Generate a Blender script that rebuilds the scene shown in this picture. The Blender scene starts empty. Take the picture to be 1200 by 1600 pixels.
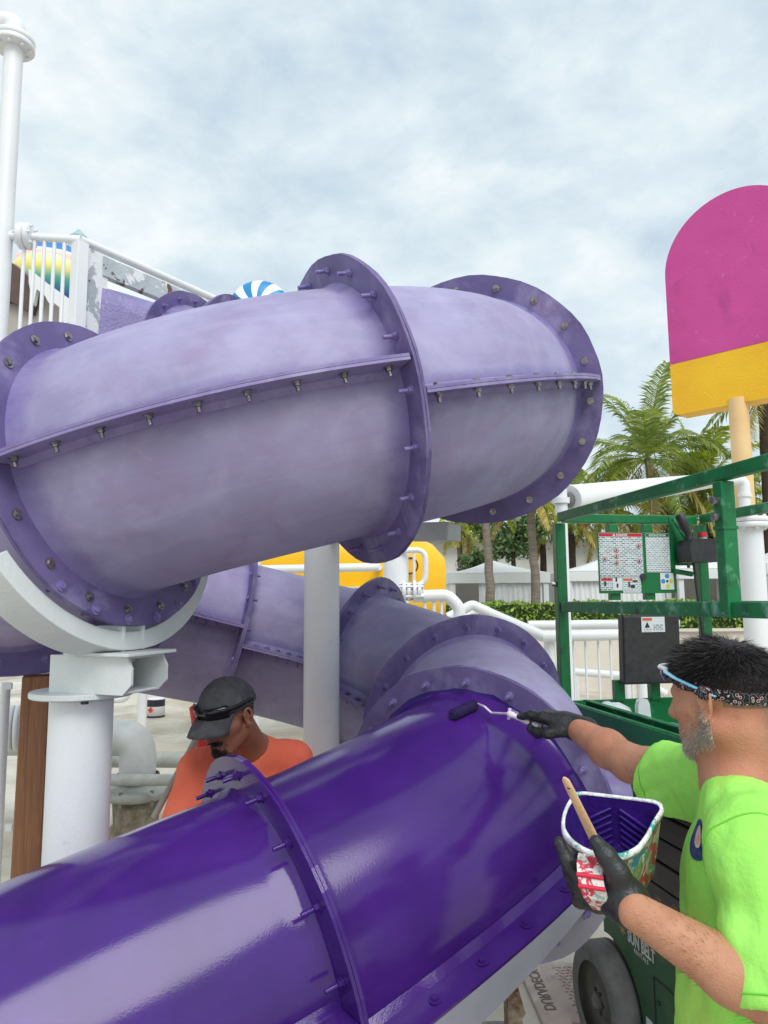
import bpy, bmesh, math, random
import numpy as np
from mathutils import Vector, Matrix, noise as mnoise

random.seed(7); rng = np.random.default_rng(7)
scene = bpy.context.scene
COL = scene.collection
PI = math.pi
rad = math.radians

# ------------------------------------------------------------------ camera
CAM_H, CAM_F, CAM_PITCH, CAM_ROLL = 1.9, 1145.0, 0.1198, 0.0074
_fw = np.array([0, math.cos(CAM_PITCH), math.sin(CAM_PITCH)])
_u = np.array([0, -math.sin(CAM_PITCH), math.cos(CAM_PITCH)])
_r = np.array([1.0, 0, 0])
_up = _u * math.cos(CAM_ROLL) + _r * math.sin(CAM_ROLL)
_rt = _r * math.cos(CAM_ROLL) - _u * math.sin(CAM_ROLL)
cam_data = bpy.data.cameras.new('camera')
cam_data.sensor_fit = 'HORIZONTAL'
cam_data.sensor_width = 36.0
cam_data.lens = 36.0 * CAM_F / 1200.0
cam_data.clip_start = 0.05
cam_data.clip_end = 2000
cam = bpy.data.objects.new('camera', cam_data)
COL.objects.link(cam)
cam.matrix_world = Matrix(((_rt[0], _up[0], -_fw[0], 0), (_rt[1], _up[1], -_fw[1], 0),
                           (_rt[2], _up[2], -_fw[2], CAM_H), (0, 0, 0, 1)))
scene.camera = cam

def ray(px, py): return _fw + _rt * (px - 600) / CAM_F + _up * (800 - py) / CAM_F
def at(px, py, Y):
    q = ray(px, py); return np.array([0, 0, CAM_H]) + q * (Y / q[1])
def atz(px, py, z):
    q = ray(px, py); return np.array([0, 0, CAM_H]) + q * ((z - CAM_H) / q[2])

# ------------------------------------------------------------------ world, sun, exposure
SUN_EL, SUN_AZ = rad(50), rad(160)       # azimuth clockwise from +Y : behind the camera, to the right
world = bpy.data.worlds.new('World'); scene.world = world; world.use_nodes = True
wn = world.node_tree; wn.nodes.clear()
def N(nt, t, **kw):
    n = nt.nodes.new(t)
    for k, v in kw.items():
        if k.startswith('i_'):
            key = k[2:]
            n.inputs[int(key) if key.isdigit() else key.replace('_', ' ')].default_value = v
        else: setattr(n, k, v)
    return n
def L(nt, a, b): nt.links.new(a, b)
out = N(wn, 'ShaderNodeOutputWorld')
sky = N(wn, 'ShaderNodeTexSky', sky_type='NISHITA', sun_disc=False, sun_elevation=SUN_EL, sun_rotation=SUN_AZ)
bg_sky = N(wn, 'ShaderNodeBackground', i_Strength=0.10); L(wn, sky.outputs[0], bg_sky.inputs[0])
tc = N(wn, 'ShaderNodeTexCoord')
mp = N(wn, 'ShaderNodeMapping'); mp.inputs['Scale'].default_value = (1.0, 1.0, 1.7); mp.inputs['Rotation'].default_value = (0.15, 0.3, 0.4)
L(wn, tc.outputs['Generated'], mp.inputs[0])
n1 = N(wn, 'ShaderNodeTexNoise', i_Scale=2.1, i_Detail=7.0, i_Roughness=0.55, i_Distortion=0.18); L(wn, mp.outputs[0], n1.inputs['Vector'])
n2 = N(wn, 'ShaderNodeTexNoise', i_Scale=7.5, i_Detail=6.0, i_Roughness=0.6, i_Distortion=0.25); L(wn, mp.outputs[0], n2.inputs['Vector'])
mxn = N(wn, 'ShaderNodeMix', data_type='FLOAT'); mxn.inputs[0].default_value = 0.36
L(wn, n1.outputs[0], mxn.inputs[2]); L(wn, n2.outputs[0], mxn.inputs[3])
cr = N(wn, 'ShaderNodeValToRGB')
cr.color_ramp.elements[0].position = 0.36; cr.color_ramp.elements[0].color = (0.47, 0.595, 0.71, 1)
cr.color_ramp.elements[1].position = 0.62; cr.color_ramp.elements[1].color = (0.93, 0.965, 0.965, 1)
e = cr.color_ramp.elements.new(0.50); e.color = (0.70, 0.80, 0.85, 1)
L(wn, mxn.outputs[0], cr.inputs[0])
bg_cl = N(wn, 'ShaderNodeBackground', i_Strength=0.93); L(wn, cr.outputs[0], bg_cl.inputs[0])
mxs = N(wn, 'ShaderNodeMixShader'); mxs.inputs[0].default_value = 0.93
L(wn, bg_sky.outputs[0], mxs.inputs[1]); L(wn, bg_cl.outputs[0], mxs.inputs[2])
L(wn, mxs.outputs[0], out.inputs['Surface'])
sun_d = bpy.data.lights.new('sun', 'SUN'); sun_d.energy = 1.9; sun_d.angle = rad(40); sun_d.color = (1.0, 0.985, 0.955)
sun = bpy.data.objects.new('sun', sun_d); COL.objects.link(sun)
sd = Vector((math.sin(SUN_AZ) * math.cos(SUN_EL), math.cos(SUN_AZ) * math.cos(SUN_EL), math.sin(SUN_EL)))
sun.rotation_euler = sd.to_track_quat('Z', 'Y').to_euler()
scene.view_settings.view_transform = 'Standard'
scene.view_settings.look = 'None'
scene.view_settings.gamma = 1.0
scene.view_settings.use_curve_mapping = False
scene.view_settings.exposure = 0.28

# ------------------------------------------------------------------ materials
def srgb(r, g, b):
    f = lambda c: (c / 255) / 12.92 if c / 255 <= 0.04045 else ((c / 255 + 0.055) / 1.055) ** 2.4
    return (f(r), f(g), f(b), 1.0)
MATS = {}
def mat(name, c, c2=None, rough=0.5, rough2=None, scale=6.0, lo=0.35, hi=0.68, detail=5.0, stretch=None, bump=0.0, bscale=60.0,
        metal=0.0, coat=0.0, coords='Position', spots=None, spec=0.5, sss=0.0, trans=0.0, distort=0.2, bdetail=3.0):
    """one procedural principled material: noise between two colours, optional spots, fine bump"""
    m = bpy.data.materials.new(name); m.use_nodes = True; nt = m.node_tree; nt.nodes.clear()
    o = N(nt, 'ShaderNodeOutputMaterial'); b = N(nt, 'ShaderNodeBsdfPrincipled'); L(nt, b.outputs[0], o.inputs[0])
    if coords == 'Position': src = N(nt, 'ShaderNodeNewGeometry').outputs['Position']
    else: src = N(nt, 'ShaderNodeTexCoord').outputs[coords]
    if stretch:
        mpn = N(nt, 'ShaderNodeMapping'); mpn.inputs['Scale'].default_value = stretch; L(nt, src, mpn.inputs[0]); src2 = mpn.outputs[0]
    else: src2 = src
    b.inputs['Metallic'].default_value = metal; b.inputs['Specular IOR Level'].default_value = spec
    b.inputs['Coat Weight'].default_value = coat; b.inputs['Coat Roughness'].default_value = 0.06
    if sss: b.inputs['Subsurface Weight'].default_value = sss; b.inputs['Subsurface Radius'].default_value = (0.01, 0.004, 0.002); b.inputs['Subsurface Scale'].default_value = 0.6
    if trans: b.inputs['Transmission Weight'].default_value = trans
    nz = N(nt, 'ShaderNodeTexNoise', i_Scale=scale, i_Detail=detail, i_Roughness=0.62, i_Distortion=distort); L(nt, src2, nz.inputs['Vector'])
    rp = N(nt, 'ShaderNodeValToRGB'); rp.color_ramp.elements[0].position = lo; rp.color_ramp.elements[1].position = hi
    rp.color_ramp.elements[0].color = c; rp.color_ramp.elements[1].color = c2 or c
    L(nt, nz.outputs[0], rp.inputs[0]); colr = rp.outputs[0]
    for sp in (spots or []):
        scol, sscale, slo, shi = sp[:4]; sstr = sp[4] if len(sp) > 4 else None
        s_src = src
        if sstr:
            mp2 = N(nt, 'ShaderNodeMapping'); mp2.inputs['Scale'].default_value = sstr; L(nt, src, mp2.inputs[0]); s_src = mp2.outputs[0]
        sn = N(nt, 'ShaderNodeTexNoise', i_Scale=sscale, i_Detail=6.0, i_Roughness=0.65, i_Distortion=0.4); L(nt, s_src, sn.inputs['Vector'])
        mr = N(nt, 'ShaderNodeMapRange'); mr.inputs[1].default_value = slo; mr.inputs[2].default_value = shi; L(nt, sn.outputs[0], mr.inputs[0])
        mx = N(nt, 'ShaderNodeMix', data_type='RGBA'); L(nt, mr.outputs[0], mx.inputs[0]); L(nt, colr, mx.inputs[6]); mx.inputs[7].default_value = scol
        colr = mx.outputs[2]
    L(nt, colr, b.inputs['Base Color'])
    if rough2 is not None:
        mr = N(nt, 'ShaderNodeMapRange'); mr.inputs[1].default_value = 0.3; mr.inputs[2].default_value = 0.7
        mr.inputs[3].default_value = rough; mr.inputs[4].default_value = rough2; L(nt, nz.outputs[0], mr.inputs[0]); L(nt, mr.outputs[0], b.inputs['Roughness'])
    else: b.inputs['Roughness'].default_value = rough
    if bump:
        bn = N(nt, 'ShaderNodeTexNoise', i_Scale=bscale, i_Detail=bdetail, i_Roughness=0.6); L(nt, src2, bn.inputs['Vector'])
        bp = N(nt, 'ShaderNodeBump', i_Strength=bump, i_Distance=0.01); L(nt, bn.outputs[0], bp.inputs['Height']); L(nt, bp.outputs[0], b.inputs['Normal'])
        if coat: L(nt, bp.outputs[0], b.inputs['Coat Normal'])
    MATS[name] = m
    return m
M = MATS
# slide
def chalk_mat(name, c_lo, c_hi, c_edge, c_pale, c_warm):
    # sanded gelcoat : streaks along the tube, swirl marks, unsanded deeper colour beside flanges and seams
    m = bpy.data.materials.new(name); m.use_nodes = True; nt = m.node_tree; b = nt.nodes['Principled BSDF']; b.inputs['Specular IOR Level'].default_value = 0.3
    at_ = N(nt, 'ShaderNodeAttribute', attribute_name='along'); pos = N(nt, 'ShaderNodeNewGeometry').outputs['Position']
    def noise(src, sc, stretch=None, det=5.0, dis=0.3, ro=0.6):
        if stretch: q = N(nt, 'ShaderNodeMapping'); q.inputs['Scale'].default_value = stretch; L(nt, src, q.inputs[0]); src = q.outputs[0]
        n_ = N(nt, 'ShaderNodeTexNoise', i_Scale=sc, i_Detail=det, i_Roughness=ro, i_Distortion=dis); L(nt, src, n_.inputs['Vector']); return n_.outputs[0]
    def rng_(src, a, b_, c=0.0, d=1.0): r_ = N(nt, 'ShaderNodeMapRange'); r_.inputs[1].default_value = a; r_.inputs[2].default_value = b_; r_.inputs[3].default_value = c; r_.inputs[4].default_value = d; L(nt, src, r_.inputs[0]); return r_.outputs[0]
    def mix(f, a, b_):
        x = N(nt, 'ShaderNodeMix', data_type='RGBA'); L(nt, f, x.inputs[0])
        if hasattr(a, 'links'): L(nt, a, x.inputs[6])
        else: x.inputs[6].default_value = a
        if hasattr(b_, 'links'): L(nt, b_, x.inputs[7])
        else: x.inputs[7].default_value = b_
        return x.outputs[2]
    col = mix(rng_(noise(pos, 2.6), 0.35, 0.65), c_lo, c_hi)
    col = mix(rng_(noise(at_.outputs['Vector'], 3.0, (1.0, 5.0, 1.0), dis=0.8), 0.46, 0.74, 0, 0.26), col, c_pale)
    col = mix(rng_(noise(at_.outputs['Vector'], 9.0, (0.8, 16.0, 1.0), dis=1.2), 0.60, 0.78, 0, 0.10), col, c_pale)
    col = mix(rng_(noise(pos, 5.5, dis=0.8), 0.50, 0.72, 0, 0.6), col, c_warm)
    col = mix(rng_(noise(pos, 7.0, dis=0.4, ro=0.5), 0.50, 0.78, 0, 0.35), col, c_pale)
    sep = N(nt, 'ShaderNodeSeparateXYZ'); L(nt, at_.outputs['Vector'], sep.inputs[0])
    ad = N(nt, 'ShaderNodeMath', operation='MULTIPLY_ADD'); L(nt, noise(pos, 9.0), ad.inputs[0]); ad.inputs[1].default_value = -0.07; L(nt, sep.outputs['Z'], ad.inputs[2])
    col = mix(rng_(ad.outputs[0], -0.035, 0.03, 0.85, 0.0), col, c_edge)
    wv = N(nt, 'ShaderNodeTexVoronoi', feature='DISTANCE_TO_EDGE', i_Scale=3.2); q = N(nt, 'ShaderNodeMapping'); q.inputs['Scale'].default_value = (0.5, 5.0, 0.0); L(nt, at_.outputs['Vector'], q.inputs[0]); L(nt, q.outputs[0], wv.inputs['Vector'])
    col = mix(rng_(wv.outputs['Distance'], 0.0, 0.008, 0.10, 0.0), col, c_pale)
    L(nt, col, b.inputs['Base Color']); L(nt, rng_(noise(pos, 4.0), 0.3, 0.7, 0.46, 0.66), b.inputs['Roughness'])
    bp = N(nt, 'ShaderNodeBump', i_Strength=0.10, i_Distance=0.01); L(nt, noise(pos, 240.0, det=2.0), bp.inputs['Height']); L(nt, bp.outputs[0], b.inputs['Normal']); MATS[name] = m
chalk_mat('lavender', srgb(144, 136, 171), srgb(164, 157, 193), srgb(104, 90, 150), srgb(186, 180, 210), srgb(150, 130, 166))
mat('flange_purple', srgb(95, 83, 131), srgb(115, 103, 150), rough=0.5, scale=5.0, bump=0.10, bscale=120, spec=0.4, distort=0.8,
    spots=[(srgb(152, 144, 184), 3.5, 0.50, 0.72), (srgb(132, 92, 134), 7.0, 0.60, 0.78)])
mat('lit_seam_lavender', srgb(124, 112, 160), srgb(144, 134, 178), rough=0.5, scale=5.0, bump=0.10, bscale=120, spec=0.4, distort=0.8, spots=[(srgb(160, 152, 188), 4, 0.50, 0.72), (srgb(110, 94, 148), 9.0, 0.56, 0.74)])  # seam flanges paler than end flanges: their lit look is put into the colour
mat('primer_lavender', srgb(150, 148, 166), srgb(166, 164, 178), rough=0.55, scale=4.0, bump=0.08, bscale=160)
mat('fresh_purple', srgb(70, 33, 122), srgb(54, 25, 100), rough=0.10, rough2=0.19, scale=3.0, bump=0.026, bscale=230, spec=0.42, coat=0.10, bdetail=1.0)
mat('fresh_purple_dark', srgb(58, 34, 116), srgb(66, 40, 130), rough=0.22, scale=8.0, bump=0.08, bscale=150, coat=0.3)
mat('bolt_steel', srgb(176, 172, 172), srgb(112, 102, 108), rough=0.3, scale=90, metal=0.85, spots=[(srgb(110, 78, 58), 40, 0.6, 0.75)])
mat('bolt_lavender', srgb(112, 98, 158), srgb(140, 128, 176), rough=0.45, scale=60)
# metalwork, pipes
mat('white_paint', (0.80, 0.81, 0.82, 1), (0.74, 0.76, 0.78, 1), rough=0.38, scale=2.5, bump=0.05, bscale=140, spots=[((0.55, 0.56, 0.55, 1), 14, 0.66, 0.85)])
mat('white_pipe', (0.85, 0.86, 0.87, 1), (0.77, 0.79, 0.82, 1), rough=0.42, scale=3.5, bump=0.16, bscale=190, stretch=(1, 1, 0.5), spots=[((0.60, 0.61, 0.62, 1), 22, 0.62, 0.85), ((0.50, 0.48, 0.44, 1), 60, 0.72, 0.8)])
mat('white_steel', (0.73, 0.76, 0.75, 1), (0.66, 0.70, 0.69, 1), rough=0.45, scale=8, bump=0.14, bscale=70, spots=[((0.42, 0.43, 0.42, 1), 30, 0.68, 0.8)])
mat('peeling_paint', (0.76, 0.77, 0.78, 1), (0.70, 0.71, 0.73, 1), rough=0.6, scale=5, bump=0.5, bscale=22, spots=[((0.36, 0.40, 0.43, 1), 9, 0.545, 0.565, (1, 1, 0.6)), ((0.16, 0.10, 0.07, 1), 14, 0.66, 0.675)])
mat('peeled_beam', (0.38, 0.43, 0.46, 1), (0.48, 0.53, 0.55, 1), rough=0.6, scale=9, bump=0.6, bscale=22, spots=[((0.75, 0.76, 0.77, 1), 8, 0.56, 0.575), ((0.13, 0.07, 0.045, 1), 10, 0.58, 0.60)])
mat('gray_pipe_and_shaded_steel', (0.60, 0.61, 0.60, 1), (0.48, 0.49, 0.48, 1), rough=0.5, scale=5, bump=0.08, bscale=60)
mat('galv_pipe', (0.46, 0.47, 0.44, 1), (0.34, 0.34, 0.30, 1), rough=0.5, scale=9)
mat('dirty_collar', (0.16, 0.12, 0.075, 1), (0.30, 0.26, 0.19, 1), rough=0.8, scale=14, bump=0.4, bscale=40)
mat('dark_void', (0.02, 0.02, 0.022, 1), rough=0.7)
mat('black_plastic', (0.018, 0.018, 0.02, 1), (0.035, 0.035, 0.036, 1), rough=0.42, scale=30, bump=0.1, bscale=200)
mat('rust', (0.12, 0.055, 0.025, 1), (0.42, 0.36, 0.28, 1), rough=0.85, scale=22, bump=0.5, bscale=60)
mat('wood_post', srgb(158, 112, 80), srgb(122, 82, 58), rough=0.72, scale=5, stretch=(9, 9, 0.55), bump=0.35, bscale=9, distort=1.2, lo=0.3, hi=0.7,
    spots=[((0.035, 0.02, 0.014, 1), 7, 0.68, 0.74)])
mat('bare_wood', srgb(226, 190, 150), srgb(206, 164, 122), rough=0.5, scale=30, stretch=(6, 6, 0.4))
# helpers ------------------------------------------------------------
def nrm(v): v = np.asarray(v, float); return v / (np.linalg.norm(v) + 1e-12)
def V3(*a): return np.array(a, float)
def frame_of(axis, ref=(0, 0, 1)):
    a = nrm(axis); r = np.asarray(ref, float)
    if abs(a @ nrm(r)) > 0.97: r = V3(1, 0, 0) if abs(a[0]) < 0.9 else V3(0, 1, 0)
    x = nrm(np.cross(r, a)); y = np.cross(a, x); return x, y, a

class MB:
    def __init__(s): s.v = []; s.f = []; s.m = []; s.sm = []
    def add(s, verts, faces, mi=0, smooth=False):
        o = len(s.v); s.v.extend([tuple(map(float, p)) for p in verts])
        for f in faces: s.f.append(tuple(i + o for i in f)); s.m.append(mi); s.sm.append(smooth)
        return s
    def grid(s, P, cu=False, cv=False, mi=0, smooth=True):
        P = np.asarray(P, float); n, m = P.shape[:2]; F = []
        for i in range(n if cu else n - 1):
            for j in range(m if cv else m - 1):
                i2 = (i + 1) % n; j2 = (j + 1) % m
                F.append((i * m + j, i * m + j2, i2 * m + j2, i2 * m + j))
        return s.add(P.reshape(-1, 3), F, mi, smooth)
    def box(s, c, size, ax=None, mi=0):
        """box centred at c; ax = 3 axis vectors"""
        ax = np.eye(3) if ax is None else np.asarray(ax, float); h = np.asarray(size, float) / 2; c = np.asarray(c, float)
        vs = [c + ax[0] * h[0] * i + ax[1] * h[1] * j + ax[2] * h[2] * k for i in (-1, 1) for j in (-1, 1) for k in (-1, 1)]
        fs = [(0, 1, 3, 2), (4, 6, 7, 5), (0, 4, 5, 1), (2, 3, 7, 6), (0, 2, 6, 4), (1, 5, 7, 3)]
        return s.add(vs, fs, mi)
    def bar(s, p, q, w, h, up=(0, 0, 1), mi=0):
        p = np.asarray(p, float); q = np.asarray(q, float); a = nrm(q - p); x, y, a = frame_of(a, up)
        return s.box((p + q) / 2, (w, h, np.linalg.norm(q - p)), (x, y, a), mi)
    def cyl(s, p, q, r0, r1=None, n=16, cap=True, mi=0, smooth=True, ref=(0, 0, 1)):
        p = np.asarray(p, float); q = np.asarray(q, float); r1 = r0 if r1 is None else r1
        x, y, a = frame_of(q - p, ref); t = np.linspace(0, 2 * PI, n, endpoint=False)
        c = np.cos(t)[:, None] * x + np.sin(t)[:, None] * y
        s.add(np.concatenate([p + c * r0, q + c * r1]), [(i, (i + 1) % n, n + (i + 1) % n, n + i) for i in range(n)], mi, smooth)
        if cap:
            s.add(p + c * r0, [tuple(range(n))[::-1]], mi); s.add(q + c * r1, [tuple(range(n))], mi)
        return s
    def path(s, pts, r, n=12, mi=0, caps=True, closed=False, flat=1.0, ref=(0, 0, 1)):
        P = np.asarray(pts, float); k = len(P); rr = np.broadcast_to(np.asarray(r, float), (k,))
        T = np.zeros_like(P)
        for i in range(k):
            a = P[(i - 1) % k] if (closed or i > 0) else P[i]; b = P[(i + 1) % k] if (closed or i < k - 1) else P[i]
            T[i] = nrm(b - a)
        x, y, _ = frame_of(T[0], ref); rings = []
        t = np.linspace(0, 2 * PI, n, endpoint=False)
        for i in range(k):
            x = nrm(x - T[i] * (x @ T[i])); y = np.cross(T[i], x)
            rings.append(P[i] + (np.cos(t)[:, None] * x + np.sin(t)[:, None] * y * flat) * rr[i])
        s.grid(np.array(rings), cu=closed, cv=True, mi=mi)
        if caps and not closed:
            s.add(rings[0], [tuple(range(n))[::-1]], mi); s.add(rings[-1], [tuple(range(n))], mi)
        return s
    def lathe(s, prof, o, axis=(0, 0, 1), n=24, mi=0, smooth=True, ref=(0, 0, 1)):
        """prof: list of (radius, height)"""
        x, y, a = frame_of(axis, ref); o = np.asarray(o, float); t = np.linspace(0, 2 * PI, n, endpoint=False)
        c = np.cos(t)[:, None] * x + np.sin(t)[:, None] * y
        return s.grid(np.array([o + a * h + c * r for r, h in prof]), cv=True, mi=mi, smooth=smooth)
    def prism(s, outline, o, x, y, depth, mi=0, mside=None, smooth=False):
        """polygon (2D list) in plane (x,y) at o, extruded by depth along x cross y, both ways centred"""
        x = nrm(x); y = nrm(y); z = np.cross(x, y); o = np.asarray(o, float); n = len(outline)
        A = [o + x * p[0] + y * p[1] - z * depth / 2 for p in outline]; B = [o + x * p[0] + y * p[1] + z * depth / 2 for p in outline]
        s.add(A, [tuple(range(n))[::-1]], mi); s.add(B, [tuple(range(n))], mi)
        s.add(A + B, [(i, (i + 1) % n, n + (i + 1) % n, n + i) for i in range(n)], mi if mside is None else mside, smooth)
        return s
    def build(s, name, mats, parent=None, bevel=0, origin=None, seg=2):
        me = bpy.data.meshes.new(name); me.from_pydata(s.v, [], s.f)
        for m_ in (mats if isinstance(mats, (list, tuple)) else [mats]): me.materials.append(M[m_] if isinstance(m_, str) else m_)
        me.polygons.foreach_set('material_index', s.m); me.polygons.foreach_set('use_smooth', s.sm); me.update()
        o = bpy.data.objects.new(name, me); COL.objects.link(o)
        if parent is not None: o.parent = parent
        if bevel:
            b = o.modifiers.new('bevel', 'BEVEL'); b.width = bevel; b.segments = seg; b.limit_method = 'ANGLE'; b.angle_limit = rad(40)
        return o
def tag(o, label=None, cat=None, group=None, kind=None):
    for k, v_ in (('label', label), ('category', cat), ('group', group), ('kind', kind)):
        if v_: o[k] = v_
    return o
def thing(name, label, cat, group=None, loc=None):
    o = bpy.data.objects.new(name, None); COL.objects.link(o); o.empty_display_size = 0.2
    tag(o, label, cat, group); return o
def link_copy(me, name, parent, mw=None, mats=None):
    o = bpy.data.objects.new(name, me); COL.objects.link(o); o.parent = parent
    if mw is not None: o.matrix_local = mw
    return o
def mat4(x, y, z, o):
    return Matrix(((x[0], y[0], z[0], o[0]), (x[1], y[1], z[1], o[1]), (x[2], y[2], z[2], o[2]), (0, 0, 0, 1)))
def arc2(cx, cy, r, a0, a1, n):
    return [(cx + r * math.cos(a), cy + r * math.sin(a)) for a in np.linspace(a0, a1, n)]
def fillet_path(pts, r, n=6):
    """polyline with rounded corners"""
    P = [np.asarray(p, float) for p in pts]; outp = [P[0]]
    for i in range(1, len(P) - 1):
        a, b, c = P[i - 1], P[i], P[i + 1]; d1 = nrm(a - b); d2 = nrm(c - b)
        ang = math.acos(max(-1, min(1, d1 @ d2))); t = min(r / max(math.tan(ang / 2), 1e-3), 0.48 * np.linalg.norm(a - b), 0.48 * np.linalg.norm(c - b))
        p1 = b + d1 * t; p2 = b + d2 * t
        for k in range(n + 1):
            s_ = k / n; outp.append((1 - s_) ** 2 * p1 + 2 * s_ * (1 - s_) * b + s_ ** 2 * p2)
    outp.append(P[-1]); return outp
# ------------------------------------------------------------------ the slide
HC = V3(-0.5327, 3.2077, 0); HR, HT0, HZ0, HDZ, HPH, HST = 0.9562, -0.3596, 2.3106, 0.1935, 0.2423, 0.8082
RT, RF = 0.40, 0.50
def hpose(k):
    t = HT0 + HST * k
    return (HC + V3(HR * math.sin(t), -HR * math.cos(t), HZ0 + HDZ * k), t, HPH)
def tang(t, ph): return V3(math.cos(t) * math.cos(ph), math.sin(t) * math.cos(ph), math.sin(ph))
def centreline(p0, p1, n=24):
    (a, t0, f0), (b, t1, f1) = p0, p1
    d = np.linalg.norm(b - a); da = t1 - t0
    ln = d * (abs(da) / 2 / max(math.sin(abs(da) / 2), 1e-3) if abs(da) > 0.02 else 1)
    m0 = tang(t0, f0) * ln; m1 = tang(t1, f1) * ln; s = np.linspace(0, 1, n + 1)[:, None]
    P = (2 * s**3 - 3 * s**2 + 1) * a + (s**3 - 2 * s**2 + s) * m0 + (-2 * s**3 + 3 * s**2) * b + (s**3 - s**2) * m1
    D = (6 * s**2 - 6 * s) * a + (3 * s**2 - 4 * s + 1) * m0 + (-6 * s**2 + 6 * s) * b + (3 * s**2 - 2 * s) * m1
    T = D / np.linalg.norm(D, axis=1)[:, None]
    O = np.cross(T, [0, 0, 1.0]); O /= np.linalg.norm(O, axis=1)[:, None]; U = np.cross(O, T)
    return P, T, O, U
TILT = rad(5.5)
def half_shell(cl, upper, lip=0.0, roll=(-TILT, TILT)):
    """half a tube with its own end flanges and side seam flanges; slots: 0 tube, 1 flange, 2 flange root at the high end"""
    P, T, O, U = cl; n = len(P) - 1; mb = MB(); m = 28; th = 0.009
    al = np.linspace(0, PI, m + 1) + (0 if upper else PI)
    length = np.concatenate([[0], np.cumsum(np.linalg.norm(np.diff(P, axis=0), axis=1))])
    # ring stations, densified at both ends for the fillet at the flange root
    st = sorted(set([0.0, 0.006, 0.016, 0.034] + list(length[2:-2]) + [length[-1] - d for d in (0.034, 0.016, 0.006, 0.0)]))
    def at_s(s):
        f = np.interp(s, length, np.arange(n + 1)); i = int(min(f, n - 1)); w = f - i
        p = P[i] * (1 - w) + P[i + 1] * w; t = nrm(T[i] * (1 - w) + T[i + 1] * w); o = nrm(O[i] * (1 - w) + O[i + 1] * w); u = np.cross(o, t)
        r = roll[0] + (roll[1] - roll[0]) * s / length[-1]
        return p, t, o, u, r
    rings = []
    for s in st:
        p, t, o, u, r = at_s(s); d = min(s, length[-1] - s)
        rr = RT + (0.024 * max(0, 1 - d / 0.034) ** 2.2)
        a = al + r
        rings.append(p + rr * (np.cos(a)[:, None] * o + np.sin(a)[:, None] * u))
    mb.grid(np.array(rings), mi=0)
    S0 = float(P[0][2] * 37.0) % 50
    att = [(S0 + s, RT * a_, min(s, length[-1] - s, RT * min(a_ - al[0], al[-1] - a_))) for s in st for a_ in al]
    # end flanges : half annulus plates lying inside the section's length
    for end, sgn in ((0.0, 1), (length[-1], -1)):
        p, t, o, u, r = at_s(end); a = al + r
        # keep the half annulus clear of the neighbouring half by a hair
        cs = np.cos(a)[:, None] * o + np.sin(a)[:, None] * u
        q = p + t * sgn * 0.0006; q2 = p + t * sgn * th
        root = (RT + 0.027 + np.array([0.012 * mnoise.noise(Vector((q_ * 7, end, 0.3))) + 0.007 * mnoise.noise(Vector((q_ * 23, end, 1.3))) for q_ in a]))[:, None]; fmi = 1 if sgn < 0 else 4; rmi = 2 if sgn < 0 else 4
        wob = (RF + 0.0022 * np.sin(a * 5 + end * 7) + 0.0015 * np.sin(a * 13 + end))[:, None]
        mb.grid(np.array([q + cs * (RT - 0.012), q + cs * wob, q2 + cs * wob]), mi=fmi, smooth=False)
        mb.grid(np.array([q2 + cs * wob, q2 + cs * root]), mi=fmi, smooth=False)
        mb.grid(np.array([q2 + cs * root, q2 + cs * (RT + 0.004)]), mi=rmi, smooth=False)
        for j in (0, m):
            c = cs[j]; mb.add([q + c * (RT - .012), q + c * wob[j], q2 + c * wob[j], q2 + c * (RT - .012)], [(0, 1, 2, 3)], fmi)
    # seam flanges along both sides
    for side in (0, 1):
        prof = []
        for s in np.linspace(0.0095, length[-1] - 0.0095, n + 1):
            p, t, o, u, r = at_s(s); ang = r + (0 if side == 0 else PI); c = math.cos(ang) * o + math.sin(ang) * u
            w = -math.sin(ang) * o + math.cos(ang) * u
            if side == 1: w = -w
            w = w if upper else -w
            rin, rout = RT - 0.004, RT + 0.094
            row = [p + c * rin + w * 0.0006, p + c * rout + w * 0.0006, p + c * (rout + 0.001) + w * th, p + c * (RT + 0.02) + w * th, p + c * (RT + 0.001) + w * (th + 0.016)]
            if lip and side == 0 and not upper:
                lp_ = lip * (1 - 0.78 * (s / length[-1]) ** 1.6); row = [row[0], row[1], p + c * rout + w * lp_, p + c * (rout - th) + w * lp_, p + c * (rout - th) + w * th, row[3], row[4]]
            prof.append(row)
        mb.grid(np.array(prof), mi=3, smooth=False)
        mb.add(prof[0], [tuple(range(len(prof[0])))], 3); mb.add(prof[-1], [tuple(range(len(prof[-1])))], 3)
    mb.att = att
    return mb, at_s, length[-1]
def set_along(o, att):
    a = o.data.attributes.new('along', 'FLOAT_VECTOR', 'POINT'); arr = np.zeros((len(o.data.vertices), 3), np.float32); arr[:len(att)] = att; a.data.foreach_set('vector', arr.ravel())

slide = thing('water_slide', 'spiral tube water slide, chalky lavender above and freshly painted glossy purple below', 'water slide')
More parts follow.
